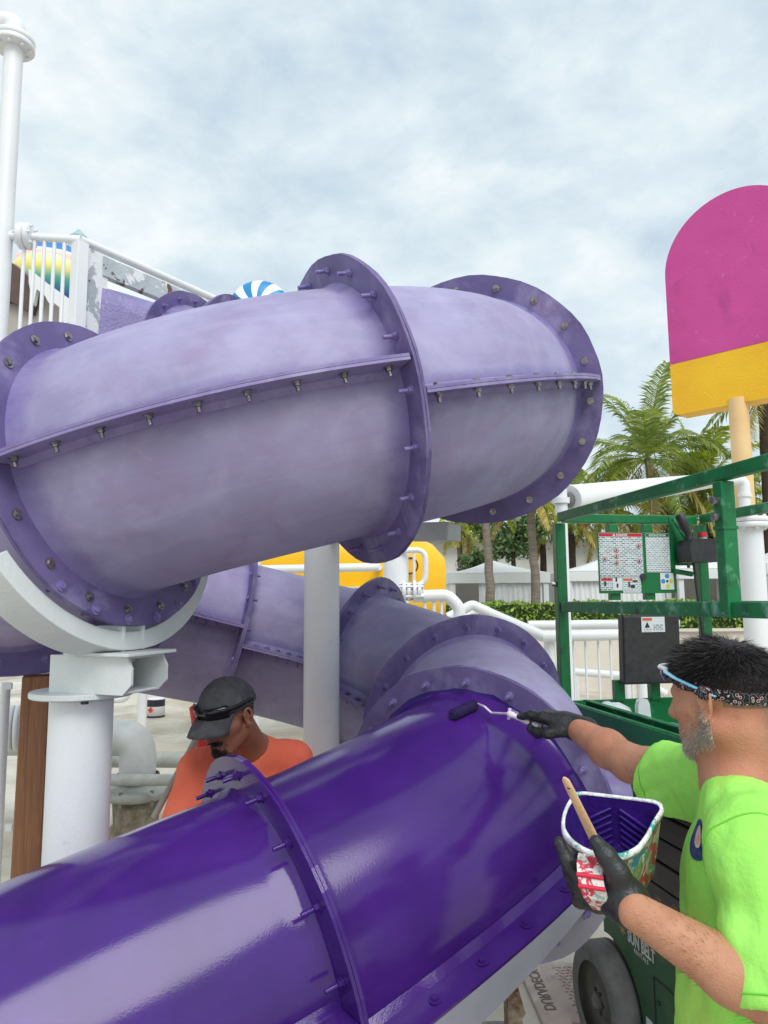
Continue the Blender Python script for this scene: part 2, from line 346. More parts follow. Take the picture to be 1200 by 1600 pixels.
# bolts : nut and stud on -z, washer and hex head on +z ; grip of two flange plates
def bolt_mesh(name, stud, m):
    mb = MB(); g = 0.0097
    mb.cyl((0, 0, -g), (0, 0, -g - 0.003), 0.0138, n=14); mb.cyl((0, 0, -g - 0.003), (0, 0, -g - 0.012), 0.0102, n=6, smooth=False)
    mb.cyl((0, 0, -g - 0.013), (0, 0, -g - 0.013 - stud), 0.0062, n=8)
    mb.cyl((0, 0, g), (0, 0, g + 0.003), 0.0160, n=14); mb.cyl((0, 0, g + 0.003), (0, 0, g + 0.010), 0.0105, 0.0095, n=6, smooth=False)
    o = mb.build(name, m); me = o.data; bpy.data.objects.remove(o); return me
BM = {'steel': bolt_mesh('bolt_steel_mesh', 0.014, 'bolt_steel'), 'long': bolt_mesh('bolt_long_mesh', 0.028, 'bolt_lavender'),
      'paint': bolt_mesh('bolt_paint_mesh', 0.030, 'fresh_purple'), 'lav': bolt_mesh('bolt_lav_mesh', 0.016, 'bolt_lavender')}
def put_bolt(kind, pos, axis, parent, spin=0.0):
    x, y, z = frame_of(axis); c, s = math.cos(spin), math.sin(spin)
    link_copy(BM[kind], 'bolt', parent, mat4(x * c + y * s, y * c - x * s, z, pos))
def section(p0, p1, mu=('lavender', 'flange_purple', 'flange_purple', 'lit_seam_lavender', 'flange_purple'), ml=None, seam_out=0, seam_in=0, lip=0.0, bolts='steel', fl=None, roll=(-TILT, TILT), fl_end=False):
    """fl: (bolt kind, upper angle list, lower angle list) at the low end of this section"""
    cl = centreline(p0, p1); ml = ml or mu
    mb, at_s, ln = half_shell(cl, True, roll=roll); us = mb.build('upper_shell', list(mu), slide); set_along(us, mb.att)
    mb, _, _ = half_shell(cl, False, lip=lip, roll=roll); ls = mb.build('lower_shell', list(ml), slide); set_along(ls, mb.att)
    for cnt, side in ((seam_out, 0), (seam_in, 1)):
        for i in range(cnt):
            p, t, o, u, r = at_s(ln * (i + 0.5) / cnt); ang = r + side * PI
            c = math.cos(ang) * o + math.sin(ang) * u; w = (-math.sin(ang) * o + math.cos(ang) * u) * (1 if side == 0 else -1)
            put_bolt(bolts, p + c * (RT + 0.055), w, us, random.random())
    if fl:
        kind, angs = fl; e_ = ln if fl_end else 0.0
        p, t, o, u, r = at_s(e_)
        for a in angs:
            a = rad(a) + r; c = math.cos(a) * o + math.sin(a) * u
            put_bolt(kind, p + c * (RT + 0.052), t, us if math.sin(a - r) > 0 else ls, random.random())
    return us, ls
ALL = [10 + 20 * i for i in range(18)]
E_ = (V3(0.29, 2.59, 1.18), rad(57 - 360), rad(8)); D_ = (V3(-0.31, 2.10, 0.99), rad(32 - 360), rad(12))
O_ = (V3(-1.07, 1.66, 0.775), rad(30 - 360), rad(14))
FP = ('fresh_purple',) * 5
PR = ('primer_lavender',) * 5
section(O_, D_, FP, FP, seam_out=4, bolts='paint', fl=('paint', [a for a in ALL if a < 200 or a > 330]), fl_end=True, roll=(-.02, .02))
section(D_, E_, ('fresh_purple', 'flange_purple', 'fresh_purple_dark', 'fresh_purple', 'fresh_purple'), PR, seam_out=6, bolts='paint', lip=0.11, fl=('lav', ALL), fl_end=True, roll=(-.20, -.06))
section(E_, hpose(-5), seam_in=4, fl=('lav', [a for a in ALL if a < 190]), fl_end=True)
section(hpose(-5), hpose(-4), seam_in=6, fl=('long', [a for a in ALL if a < 240]), fl_end=True)
section(hpose(-4), hpose(-3), seam_in=8, fl=('lav', ALL), fl_end=True, bolts='lav')
section(hpose(-3), hpose(-2), seam_in=8, fl=('lav', [a for a in ALL if 100 < a < 300]), fl_end=True, bolts='lav')
section(hpose(-2), hpose(-1), seam_in=4, fl=('lav', [a for a in ALL if 150 < a < 350]), fl_end=True)
section(hpose(-1), hpose(0), fl=('steel', ALL), fl_end=True)
section(hpose(0), hpose(1), seam_out=9, fl=('long', ALL), fl_end=True)
section(hpose(1), hpose(2), seam_out=8, fl=('steel', ALL), fl_end=True)
section(hpose(2), hpose(3))
section(hpose(3), hpose(4))
pA, tA0, fA0 = hpose(0); tvA = tang(tA0, fA0); oA0 = nrm(np.cross(tvA, [0, 0, 1])); uA0 = np.cross(oA0, tvA)
lsA = [o for o in slide.children if o.name.startswith('lower_shell')][8]
for a in (-52, -68, -84, -100, -116, -132): put_bolt('lav', pA + (math.cos(rad(a)) * oA0 + math.sin(rad(a)) * uA0) * 0.482, tvA, lsA, random.random())
k4 = hpose(4); k4 = (k4[0], k4[1], k4[2])
dv = tang(rad(166), 0.20)
P5 = (k4[0] + dv * 0.70, rad(166), 0.17); P6 = (P5[0] + dv * 0.26, rad(160), 0.12)
section(k4, P5, fl=('lav', [a for a in ALL if a < 180]), fl_end=True)
section(P5, P6, fl=('lav', [a for a in ALL if a < 180]), fl_end=True)
# ------------------------------------------------------------------ ground
mat('concrete', srgb(206, 200, 186), srgb(176, 168, 150), rough=0.75, rough2=0.35, scale=0.9, bump=0.05, bscale=30,
    spots=[(srgb(150, 138, 112), 0.55, 0.50, 0.68), (srgb(228, 224, 214), 0.35, 0.52, 0.66), (srgb(120, 112, 92), 3.0, 0.62, 0.78)])
g = MB(); g.add([(-400, -80, 0), (400, -80, 0), (400, 900, 0), (-400, 900, 0)], [(0, 1, 2, 3)])
tag(g.build('ground', 'concrete'), kind='structure')

# ------------------------------------------------------------------ support under the upper loop : column, bracket, saddle
A_, tA, fA = hpose(0); tv = tang(tA, fA); oA = nrm(np.cross(tv, [0, 0, 1])); uA = np.cross(oA, tv)
sup = thing('slide_support', 'thick white steel column with curved saddle carrying the upper slide loop', 'column')
colx, coly = -0.945, 2.335
MB().cyl((colx, coly, 0.0), (colx, coly, 1.612), 0.094, n=40).build('column_pipe', 'white_pipe', sup)
mb = MB(); mb.lathe([(0.0, 1.612), (0.15, 1.612), (0.153, 1.615), (0.153, 1.627), (0.15, 1.630), (0.0, 1.630)], (colx, coly, 0), n=48, smooth=False)
mb.build('cap_plate', 'white_steel', sup)
mb = MB(); mb.path([(colx + 0.096 * math.cos(t), coly + 0.096 * math.sin(t), 1.608 + 0.002 * math.sin(t * 37)) for t in np.linspace(0, 2 * PI, 90, endpoint=False)], [0.0055 + 0.0012 * math.sin(i * 2.4) for i in range(90)], n=6, closed=True); mb.build('weld_bead', 'white_steel', sup)
mb = MB(); mb.cyl((colx + 0.06, coly - 0.128, 1.603), (colx + 0.06, coly - 0.128, 1.6118), 0.011, n=10); mb.build('plate_bolt', 'dark_void', sup)
ah = nrm(V3(tv[0], tv[1], 0)); bh = V3(-ah[1], ah[0], 0); ez = V3(0, 0, 1)      # along, across (away), up
bc = V3(colx, coly, 0) + ah * 0.02
mb = MB(); w, h0, h1, tk = 0.085, 1.6302, 1.742, 0.009
# rectangular hollow beam whose open end is cut back at the top corner and bottom corner
def prof_side(sgn):
    y = bh * sgn * w
    o_ = bc + y
    pts = [(-0.07, h0), (0.205, h0), (0.235, h0 + 0.03), (0.235, h1 - 0.035), (0.215, h1), (-0.07, h1)]
    mb.prism(pts, o_ + bh * (-sgn) * tk / 2, ah, ez, tk)
prof_side(-1); prof_side(1)
mb.box(bc + ah * 0.0675 + ez * (h0 + tk / 2), (0.275, 2 * w - 2 * tk - 0.001, tk), (ah, bh, ez))
mb.box(bc + ah * 0.0725 + ez * (h1 - tk / 2), (0.285, 2 * w - 2 * tk - 0.001, tk), (ah, bh, ez))
mb.box(bc - ah * 0.0655 + ez * ((h0 + h1) / 2), (tk, 2 * w - 2 * tk - 0.001, h1 - h0 - 2 * tk - .001), (ah, bh, ez))
mb.build('bracket', 'white_steel', sup, bevel=0.004)
mb = MB(); cb = bc + ah * 0.15
mb.cyl(cb + ez * (h1 - tk - 0.001), cb + ez * (h1 - 0.022), 0.026, n=18); mb.cyl(cb + ez * (h1 - 0.022), cb + ez * (h1 - 0.045), 0.02, n=6, smooth=False)
mb.cyl(cb + ez * (h1 - 0.045), cb + ez * (h1 - 0.085), 0.011, n=12)
mb.build('clamp_bolt', 'bolt_steel', sup)
pc = A_ - uA * 0.575 - tv * 0.075; pc = V3(pc[0], pc[1], 1.7475)
mb = MB(); mb.box(bc + ah * 0.125 + ez * 1.7475, (0.24, 0.225, 0.010), (ah, bh, ez)); mb.build('saddle_plate', 'white_steel', sup, bevel=0.002)
mb = MB(); angs = np.radians(np.linspace(-33, -152, 40)); rows = []
for a in angs:
    c = math.cos(a) * oA + math.sin(a) * uA; b0 = A_ - tv * 0.022; b1 = A_ - tv * 0.135
    rows.append([b0 + c * 0.509, b0 + c * 0.566, b1 + c * 0.566, b1 + c * 0.509])
mb.grid(np.array(rows), cv=True, smooth=False); mb.add(rows[0], [(0, 1, 2, 3)]); mb.add(rows[-1], [(3, 2, 1, 0)])
# web from saddle down to plate
for s in (-0.09, 0.09):
    c0 = A_ - tv * 0.078 - uA * 0.56 + bh * s * 0.5
    mb.bar(V3(c0[0], c0[1], 1.753), V3(c0[0], c0[1], 1.83), 0.10, 0.012, up=bh)
mb.build('saddle', 'white_steel', sup, bevel=0.003)

# central column inside the spiral with an arm under the loop
cc = thing('slide_column', 'slim white round column standing inside the slide spiral', 'column')
cx_, cy_ = at(502.5, 1000, 3.42)[:2]
MB().cyl((cx_, cy_, 0), (cx_, cy_, 2.42), 0.082, n=36).build('column_pipe', 'white_pipe', cc)
mb = MB(); mb.cyl((cx_, cy_, 2.42), (cx_, cy_, 2.435), 0.12, n=32); mb.build('cap_plate', 'white_steel', cc)
mb = MB(); mb.bar((cx_ + 0.078, cy_ - 0.03, 2.215), (0.30, 3.10, 2.185), 0.14, 0.075); mb.build('arm', 'gray_pipe_and_shaded_steel', cc, bevel=0.006)  # arm is white steel; its shade is put into this grey
mb = MB(); mb.cyl((cx_, cy_, 0), (cx_, cy_, 0.018), 0.16, n=32); mb.build('base_plate', 'white_steel', cc)

# low support under the painted section with a rusty bracket
ls_ = thing('slide_prop', 'short white pipe stand with rusty bracket under the painted slide section', 'pipe stand')
px_, py_ = at(760, 1580, 2.72)[:2]
MB().cyl((px_, py_, 0), (px_, py_, 0.40), 0.052, n=28).build('stand_pipe', 'white_pipe', ls_)
mb = MB(); mb.box((px_ + 0.02, py_, 0.408), (0.19, 0.16, 0.014)); mb.build('top_plate', 'white_steel', ls_, bevel=0.003)
mb = MB(); jag = [(0.02, 0.0), (0.065, 0.0), (0.07, 0.02), (0.058, 0.035), (0.074, 0.05), (0.062, 0.075), (0.078, 0.10), (0.07, 0.13), (0.05, 0.20), (0.02, 0.23)]
mb.prism([(x, y + 0.0) for x, y in jag], (px_ + 0.045, py_ - 0.02, 0.416), (1, 0, 0), (0, 0, 1), 0.10); mb.build('rusty_bracket', 'rust', ls_)

# wooden prop under the left turn
wp = at(48, 1200, 2.80)
mb = MB(); mb.box((wp[0], wp[1], 0.815), (0.094, 0.094, 1.63), (nrm((1, 0.40, 0)), nrm((-0.40, 1, 0)), V3(0.008, 0, 1)))
tag(mb.build('wooden_post', 'wood_post', bevel=0.004), 'reddish brown timber post propping the slide beside the thick column', 'post')

# ------------------------------------------------------------------ start tower at upper left : pole, rail, wall, entry hood
pole = thing('water_pole', 'tall white pipe pole with flanged elbow at the left edge', 'pole')
pb = at(5, 700, 4.25); p0 = V3(at(22, 70, 4.25)[0], 4.25, 0); ztop = at(22, 72, 4.25)[2]
MB().cyl((p0[0], 4.25, 0), (p0[0], 4.25, ztop), 0.056, n=28).build('pole_pipe', 'white_paint', pole)
mb = MB()
for z0_, z1_ in ((ztop - 0.02, ztop + 0.014), (ztop + 0.018, ztop + 0.052)):
    mb.lathe([(0.05, z0_), (0.118, z0_), (0.122, z0_ + 0.005), (0.122, z1_ - 0.005), (0.118, z1_), (0.05, z1_)], (p0[0], 4.25, 0), n=36)
fl_ = mb.build('pipe_flange', 'white_paint', pole)
for i in range(8):
    a = i * PI / 4 + 0.2; q = V3(p0[0] + 0.094 * math.cos(a), 4.25 + 0.094 * math.sin(a), 0)
    MB().cyl(q + ez * (ztop - 0.036), q + ez * (ztop - 0.021), 0.012, n=6, smooth=False).build('flange_bolt', 'white_paint', fl_)
MB().path(fillet_path([(p0[0], 4.25, ztop + 0.05), (p0[0], 4.25, ztop + 0.16), (p0[0] - 0.6, 4.25, ztop + 0.16)], 0.11, 8), 0.062, n=24).build('elbow', 'white_paint', pole)

tower = thing('start_tower', 'white railed slide start platform with peeling paint behind the upper tube', 'platform')
c1 = at(126, 370, 4.3); zt = c1[2]; wd = nrm(V3(0.565, 0.825, 0)); wnrm = V3(wd[1], -wd[0], 0)
cp = V3(c1[0], c1[1], 0)
zdeck = 2.86
# corner post (flat sheet cladding with flaking paint) and peeled wall above the hood
mb = MB(); mb.bar(cp + ez * zdeck, cp + ez * (zt - 0.045), 0.075, 0.075, up=wd); mb.build('corner_post', 'white_paint', tower, bevel=0.004)
mb = MB(); a0 = cp + wd * 0.045; mb.box(a0 + wd * 0.07 + ez * (zdeck + (zt - 0.05 - zdeck) / 2 - 0.35), (0.15, 0.03, zt - zdeck - 0.06 + 0.7), (wd, wnrm, ez)); mb.build('wall_panel', 'peeling_paint', tower)
mb = MB(); mb.box(cp + wd * 0.62 + ez * (zt - 0.135), (0.94, 0.05, 0.13), (wd, wnrm, ez)); mb.build('peeled_beam', 'peeled_beam', tower, bevel=0.003)
mb = MB(); mb.path([cp + ez * (zt - 0.02), cp + wd * 1.15 + ez * (zt - 0.02)], 0.026, n=14); mb.build('top_rail', 'white_paint', tower)
rl = V3(p0[0] + 0.09, 4.25, zt - 0.02)
mb = MB(); mb.path([rl, cp + ez * (zt - 0.02)], 0.026, n=14); mb.build('top_rail', 'white_paint', tower)
mb = MB(); mb.path([V3(rl[0], rl[1], zdeck + 0.1), cp + ez * (zdeck + 0.1)], 0.02, n=10); mb.build('bottom_rail', 'white_paint', tower)
for i in range(6):
    q = rl * (1 - (i + 0.7) / 6.3) + (cp + ez * (zt - 0.02)) * ((i + 0.7) / 6.3)
    MB().cyl((q[0], q[1], zdeck + 0.1), (q[0], q[1], zt - 0.03), 0.0115, n=10).build('picket', 'white_paint', tower)
mb = MB(); mb.lathe([(0.02, -0.02), (0.075, -0.02), (0.08, -0.012), (0.08, 0.012), (0.075, 0.02), (0.02, 0.02)], rl + V3(0.03, 0, 0), (1, 0.05, 0), n=28)
mb.lathe([(0.02, 0.024), (0.075, 0.024), (0.08, 0.03), (0.08, 0.05), (0.075, 0.056), (0.02, 0.056)], rl + V3(0.03, 0, 0), (1, 0.05, 0), n=28)
for i in range(6):
    a = i * PI / 3; q = rl + V3(0.03, 0.06 * math.cos(a), 0.06 * math.sin(a)); mb.cyl(q + V3(-0.035, 0, 0), q + V3(0.075, 0, 0), 0.008, n=6)
mb.path([V3(p0[0], 4.25, zt - 0.02), rl], 0.03, n=14); mb.build('rail_clamp', 'white_paint', tower)
mb = MB(); mb.prism([(0, 0), (1.9, 0), (1.9, -0.12), (0, -0.12)], cp + ez * zdeck - V3(1.0, 0, 0) + V3(0, 0.35, 0), (1, 0, 0), (0, 0, 1), 0.7)
mb.build('deck', 'white_steel', tower)
mb = MB()
for q in (cp + V3(-0.9, 0.5, 0), cp + V3(0.75, 1.3, 0), cp + V3(-0.36, 0.6, 0)): MB().cyl(q, q + ez * zdeck, 0.07, n=20).build('tower_leg', 'white_pipe', tower)
# entry hood : rectangular opening at the wall blending into the tube
hp, ht, hf = P6; tv6 = tang(ht, hf); o6 = nrm(np.cross(tv6, [0, 0, 1])); u6 = np.cross(o6, tv6)
wc = cp + wd * 0.55; rings = []
for j, s in enumerate(np.linspace(0, 1, 11)):
    row = []
    for a in np.linspace(0, 2 * PI, 56, endpoint=False):
        c, sn = math.cos(a), math.sin(a)
        circ = hp + (RT + 0.004) * (c * o6 + sn * u6)
        k_ = 1 / max(abs(c), abs(sn)); k_ = k_ * 0.8 + 0.2
        sq = wc + (-wd) * (c * 0.44 * k_) * 1.0 + ez * (zdeck + 0.52 + sn * 0.53 * k_)
        w_ = s * s * (3 - 2 * s); row.append(circ * (1 - w_) + sq * w_)
    rings.append(row)
mat('hood_purple', srgb(124, 113, 162), srgb(142, 133, 180), rough=0.5, scale=5, bump=0.7, bscale=60, spots=[(srgb(166, 158, 196), 30, 0.58, 0.72)])
MB().grid(np.array(rings), cv=True).build('entry_hood', 'hood_purple', slide)

# ------------------------------------------------------------------ candy theming seen past the tower
mat('facade_tan', srgb(176, 168, 160), srgb(160, 150, 142), rough=0.7, scale=3)
mat('icing_white', (0.78, 0.79, 0.80, 1), rough=0.4, scale=4)
mat('choc_brown', srgb(96, 74, 66), srgb(80, 60, 54), rough=0.5, scale=6)
fac = thing('candy_house', 'gingerbread style wall with white icing drips behind the tower railing', 'playhouse')
fy = 5.6; o_f = at(-60, 480, fy); ex = V3(1, 0, 0)
def px2(px, py): q = at(px, py, fy); return (q[0] - o_f[0], q[2] - o_f[2])
MB().prism([px2(-60, 640), px2(185, 640), px2(185, 500), px2(112, 482), px2(20, 408), px2(-60, 380)], o_f + V3(0, 0.12, 0), ex, ez, 0.12).build('wall', 'facade_tan', fac)
mb = MB(); mb.prism([px2(-60, 470), px2(16, 470), px2(50, 490), px2(62, 448), px2(36, 424), px2(18, 410), px2(-60, 390)], o_f + V3(0, 0.03, 0), ex, ez, 0.05); mb.build('chocolate_panel', 'choc_brown', fac, bevel=0.006)
drip = []; top = [px2(185, 500), px2(120, 476), px2(80, 448), px2(50, 424)]
n_d = 36
for i in range(n_d + 1):
    f = i / n_d; x = 50 + (122 - 50) * f; base = 424 + (482 - 424) * f + 8
    dr = 14 + 30 * max(0, math.sin(f * 18)) ** 1.5 * (0.6 + 0.4 * math.sin(f * 9 + 1))
    drip.append(px2(x, base + dr))
MB().prism(drip + top, o_f + V3(0, -0.03, 0), ex, ez, 0.05).build('icing', 'icing_white', fac, bevel=0.008)
def grad_mat(name, stops, axis='Z', lo=0.0, hi=1.0, rough=0.4):
    m = bpy.data.materials.new(name); m.use_nodes = True; nt = m.node_tree; b = nt.nodes['Principled BSDF']; b.inputs['Roughness'].default_value = rough
    t = N(nt, 'ShaderNodeTexCoord'); s = N(nt, 'ShaderNodeSeparateXYZ'); L(nt, t.outputs['Object'], s.inputs[0])
    nz = N(nt, 'ShaderNodeTexNoise', i_Scale=5.0, i_Detail=2.0); L(nt, t.outputs['Object'], nz.inputs['Vector'])
    ad = N(nt, 'ShaderNodeMath', operation='MULTIPLY_ADD'); L(nt, nz.outputs[0], ad.inputs[0]); ad.inputs[1].default_value = 0.06; L(nt, s.outputs[axis], ad.inputs[2])
    mr = N(nt, 'ShaderNodeMapRange'); mr.inputs[1].default_value = lo; mr.inputs[2].default_value = hi; L(nt, ad.outputs[0], mr.inputs[0])
    cr_ = N(nt, 'ShaderNodeValToRGB'); L(nt, mr.outputs[0], cr_.inputs[0]); el = cr_.color_ramp.elements
    el[0].position, el[0].color = stops[0]; el[1].position, el[1].color = stops[-1]
    for p_, c_ in stops[1:-1]: x_ = el.new(p_); x_.color = c_
    L(nt, cr_.outputs[0], b.inputs['Base Color']); MATS[name] = m; return m
grad_mat('candy_rainbow', [(0.0, srgb(20, 66, 128)), (0.24, srgb(32, 110, 184)), (0.40, srgb(100, 184, 160)), (0.54, srgb(240, 224, 116)), (0.66, srgb(250, 236, 180)), (0.72, srgb(246, 190, 186)), (0.78, srgb(250, 236, 238)), (0.80, srgb(50, 130, 200)), (1.0, srgb(30, 96, 172))], lo=-0.36, hi=0.36)
ec = at(82, 438, 6.4)
mb = MB(); mb.lathe([(0.001, -0.36), (0.13, -0.33), (0.25, -0.24), (0.33, -0.10), (0.345, 0.02), (0.31, 0.16), (0.22, 0.27), (0.13, 0.33), (0.06, 0.36), (0.001, 0.365)], (0, 0, 0), n=40)
eg = mb.build('gumdrop_ornament', 'candy_rainbow'); eg.location = ec
tag(eg, 'airbrushed rainbow egg ornament behind the white tower railing', 'ornament')
mat('spire_teal', srgb(110, 160, 170), srgb(200, 210, 190), rough=0.5, scale=8)
sp = at(123, 372, 7.2); mb = MB(); mb.lathe([(0.10, -0.8), (0.10, 0.0), (0.085, 0.01), (0.0, 0.10)], sp, n=16); mb.build('spire', 'spire_teal')
tag(bpy.data.objects['spire'], 'small pale teal spire tip peeking over the tower rail corner', 'spire')
# peppermint disc
mat('mint_blue', srgb(20, 128, 190), srgb(30, 140, 200), rough=0.35); mat('mint_white', srgb(232, 236, 232), rough=0.35)
pm = thing('peppermint_disc', 'blue and white striped candy disc peeking over the upper tube', 'ornament')
pcn = at(405, 486, 7.0); R_ = 0.315
mb = MB(); ns = 18; ring_pts = 8
for i in range(ns):
    a0 = i * 2 * PI / ns; a1 = (i + 1) * 2 * PI / ns; rows = []
    for j in range(9):
        f = j / 8; rr = R_ * math.sin(f * PI / 2); dp = -0.11 * math.cos(f * PI / 2); tw = 0.35 * (1 - f) ** 1.3
        rows.append([pcn + V3(rr * math.cos(a), dp, rr * math.sin(a)) for a in np.linspace(a0 + tw, a1 + tw, 5)])
    rows.append([pcn + V3(R_ * math.cos(a), 0.08, R_ * math.sin(a)) for a in np.linspace(a0, a1, 5)])
    rows.append([pcn + V3(0, 0.1, 0)] * 5)
    mb2 = MB(); mb2.grid(np.array(rows)); mb2.build('stripe', 'mint_blue' if i % 2 else 'mint_white', pm)
MB().cyl(pcn - ez * 0.31, V3(pcn[0], pcn[1], 0), 0.05, n=16).build('stick', 'white_paint', pm)
# ------------------------------------------------------------------ popsicle sign
mat('pop_magenta', srgb(210, 74, 154), srgb(196, 62, 140), rough=0.42, scale=1.6, bump=0.35, bscale=46, spots=[(srgb(176, 60, 128), 5, 0.58, 0.74, (1, 1, 0.3)), (srgb(214, 110, 172), 9, 0.64, 0.78)])
mat('pop_yellow', srgb(250, 196, 24), srgb(240, 180, 18), rough=0.42, scale=1.6, bump=0.35, bscale=46, spots=[(srgb(226, 172, 36), 4, 0.58, 0.80, (1, 1, 0.4))])
mat('stick_beige', srgb(240, 205, 150), srgb(228, 190, 132), rough=0.5, scale=3)
pop = thing('popsicle_sign', 'giant magenta and yellow popsicle ornament on a beige stick pole', 'ornament')
PY = 6.4; pcx = at(1168, 640, PY); pd = nrm(V3(0.69, -0.72, 0)); zb = at(1055, 652, 6.85)[2]; ztp = at(1165, 305, PY)[2]; w = 0.635
zs = at(1052, 573, 6.85)[2]; oP = V3(pcx[0], PY, 0)
top_arc = [(w * math.cos(a), (ztp - 0.62) + 0.62 * math.sin(a)) for a in np.linspace(0, PI, 40)]
rb = 0.06
bot = [(-w, zs - 0.002)] + [(-w + rb - rb * math.cos(a), zb + rb - rb * math.sin(a)) for a in np.linspace(0, PI / 2, 6)] + [(w - rb + rb * math.sin(a), zb + rb - rb * math.cos(a)) for a in np.linspace(0, PI / 2, 6)] + [(w, zs - 0.002)]
MB().prism(top_arc + [(-w, zs), (w, zs)], oP, pd, ez, 0.21, smooth=False).build('ice_top', 'pop_magenta', pop, bevel=0.025, seg=3)
MB().prism(bot, oP, pd, ez, 0.205).build('ice_bottom', 'pop_yellow', pop, bevel=0.015, seg=3)
zj = at(1165, 815, PY)[2]
oS = at(1158, 700, PY); oS = V3(oS[0], PY, 0)
MB().cyl((oS[0], PY, zj + 0.03), (oS[0], PY, zb + 0.05), 0.083, n=28).build('stick', 'stick_beige', pop)
MB().cyl((oS[0] + 0.03, PY, 0), (oS[0] + 0.03, PY, zj - 0.03), 0.102, n=28).build('base_pipe', 'white_paint', pop)
mb = MB()
for a, b in ((zj - 0.055, zj - 0.012), (zj - 0.008, zj + 0.035)): mb.lathe([(0.05, a), (0.165, a), (0.17, a + .006), (0.17, b - .006), (0.165, b), (0.05, b)], (oS[0] + 0.02, PY, 0), n=36)
fl_ = mb.build('pipe_flange', 'white_paint', pop)
for i in range(8):
    a = i * PI / 4; q = V3(oS[0] + 0.02 + 0.135 * math.cos(a), PY + 0.135 * math.sin(a), 0)
    MB().cyl(q + ez * (zj - 0.075), q + ez * (zj + 0.055), 0.014, n=6, smooth=False).build('flange_bolt', 'white_paint', fl_)

# water cannon : tapering white pipe behind the lift
can = thing('water_cannon', 'white tapering spray pipe lying level behind the green lift rails', 'pipe')
a = at(888, 781, 5.3); b = at(1112, 751, 7.2)
MB().path([a, a * 0.5 + b * 0.5, b], [0.108, 0.092, 0.072], n=28).build('barrel', 'white_paint', can)
d_ = nrm(a - b)
mb = MB(); mb.path([a + d_ * 0.002, a + d_ * 0.05], [0.06, 0.055], n=20); mb.build('breech', 'bolt_steel', can)
q = a + d_ * 0.10
mb = MB(); mb.path([q + ez * 0.08, q - ez * 0.10], 0.045, n=16); mb.path([q + ez * 0.02, q - ez * 0.02], 0.062, n=16); mb.build('elbow', 'white_paint', can)
MB().path([V3(at(881, 830, q[1])[0], q[1], q[2] - 0.08), V3(at(881, 830, q[1])[0], q[1], 0)], 0.028, n=16).build('stand_pipe', 'white_paint', can)
MB().path(fillet_path([at(1126, 752, 6.2), at(1163, 750, 6.2), at(1164, 806, 6.2)], 0.06, 6), 0.047, n=20).build('nozzle_elbow', 'white_paint', can)
MB().path([at(1164, 772, 6.2), at(1164, 777, 6.2)], 0.057, n=20).build('nozzle_collar', 'white_paint', can)

# ------------------------------------------------------------------ yellow play structure behind the spiral
mat('sub_yellow', srgb(246, 190, 24), srgb(238, 178, 18), rough=0.3, scale=2, bump=0.03, bscale=30)
mat('window_glass', (0.03, 0.04, 0.045, 1), (0.09, 0.11, 0.11, 1), rough=0.08, scale=4)
sub = thing('yellow_play_structure', 'big rounded yellow play structure with porthole behind the purple tubes', 'play structure')
SY = 9.0
x0, x1 = at(380, 880, SY)[0], at(700, 900, SY)[0]; z0, z1 = at(600, 990, SY)[2], at(650, 818, SY)[2]
rows = []
for xx, sc in zip(np.linspace(x0 - 1.2, x1, 26), [1] * 17 + list(np.cos(np.linspace(0.05, PI / 2 - 0.04, 9)) ** 0.25)):
    row = []
    for t in np.linspace(-PI / 2, 1.5 * PI, 40, endpoint=False):
        c, s = math.cos(t), math.sin(t); e_p = 0.55
        yy = SY + 0.9 + 0.9 * np.sign(c) * abs(c) ** e_p * (0.35 + 0.65 * sc)
        zz = (z0 + z1) / 2 + (z1 - z0) / 2 * np.sign(s) * abs(s) ** e_p * (sc if s > 0 else 0.5 + 0.5 * sc)
        row.append((xx, yy, zz))
    rows.append(row)
mb = MB(); mb.grid(np.array(rows), cv=True); mb.add(rows[-1], [tuple(range(40))]); mb.build('hull', 'sub_yellow', sub)
pw = at(640, 884, SY - 0.02)
mb = MB(); mb.lathe([(0.085, 0.0), (0.085, 0.03), (0.095, 0.036), (0.105, 0.03), (0.105, 0.0)], pw, (0.15, -1, 0), n=28); pr = mb.build('porthole', 'black_plastic', sub)
MB().cyl(pw + V3(0, -0.02, 0), pw + V3(0, 0.02, 0), 0.088, n=24).build('pane', 'sub_yellow', pr)
mb = MB(); q0, q1 = at(360, 918, SY - 0.15), at(606, 945, SY - 0.15)
mb.box(((q0[0] + q1[0]) / 2, SY - 0.05, (q0[2] + q1[2]) / 2 - 0.1), (q1[0] - q0[0], 0.12, abs(q0[2] - q1[2]) + 0.2)); mb.build('white_band', 'white_paint', sub, bevel=0.01)
for pa, pb_ in ((430, 495), (528, 594)):
    q0, q1 = at(pa, 920, SY - 0.15), at(pb_, 942, SY - 0.15)
    MB().box(((q0[0] + q1[0]) / 2, SY - 0.13, (q0[2] + q1[2]) / 2), (q1[0] - q0[0], 0.06, abs(q0[2] - q1[2]))).build('window', 'window_glass', sub)
mb = MB()
for xq in (x0 - 0.3, x0 + 0.8, x1 - 0.3): MB().cyl((xq, SY + 0.7, 0), (xq, SY + 0.7, z0 + 0.1), 0.08, n=16).build('leg', 'white_paint', sub)
MB().path([at(405, 890, SY - 0.35), at(592, 886, SY - 0.35)], 0.05, n=14).build('side_rail', 'white_paint', sub)
MB().path([at(592, 886, SY - 0.35), at(592, 886, SY + 0.2)], 0.04, n=12).build('rail_stub', 'white_paint', sub)

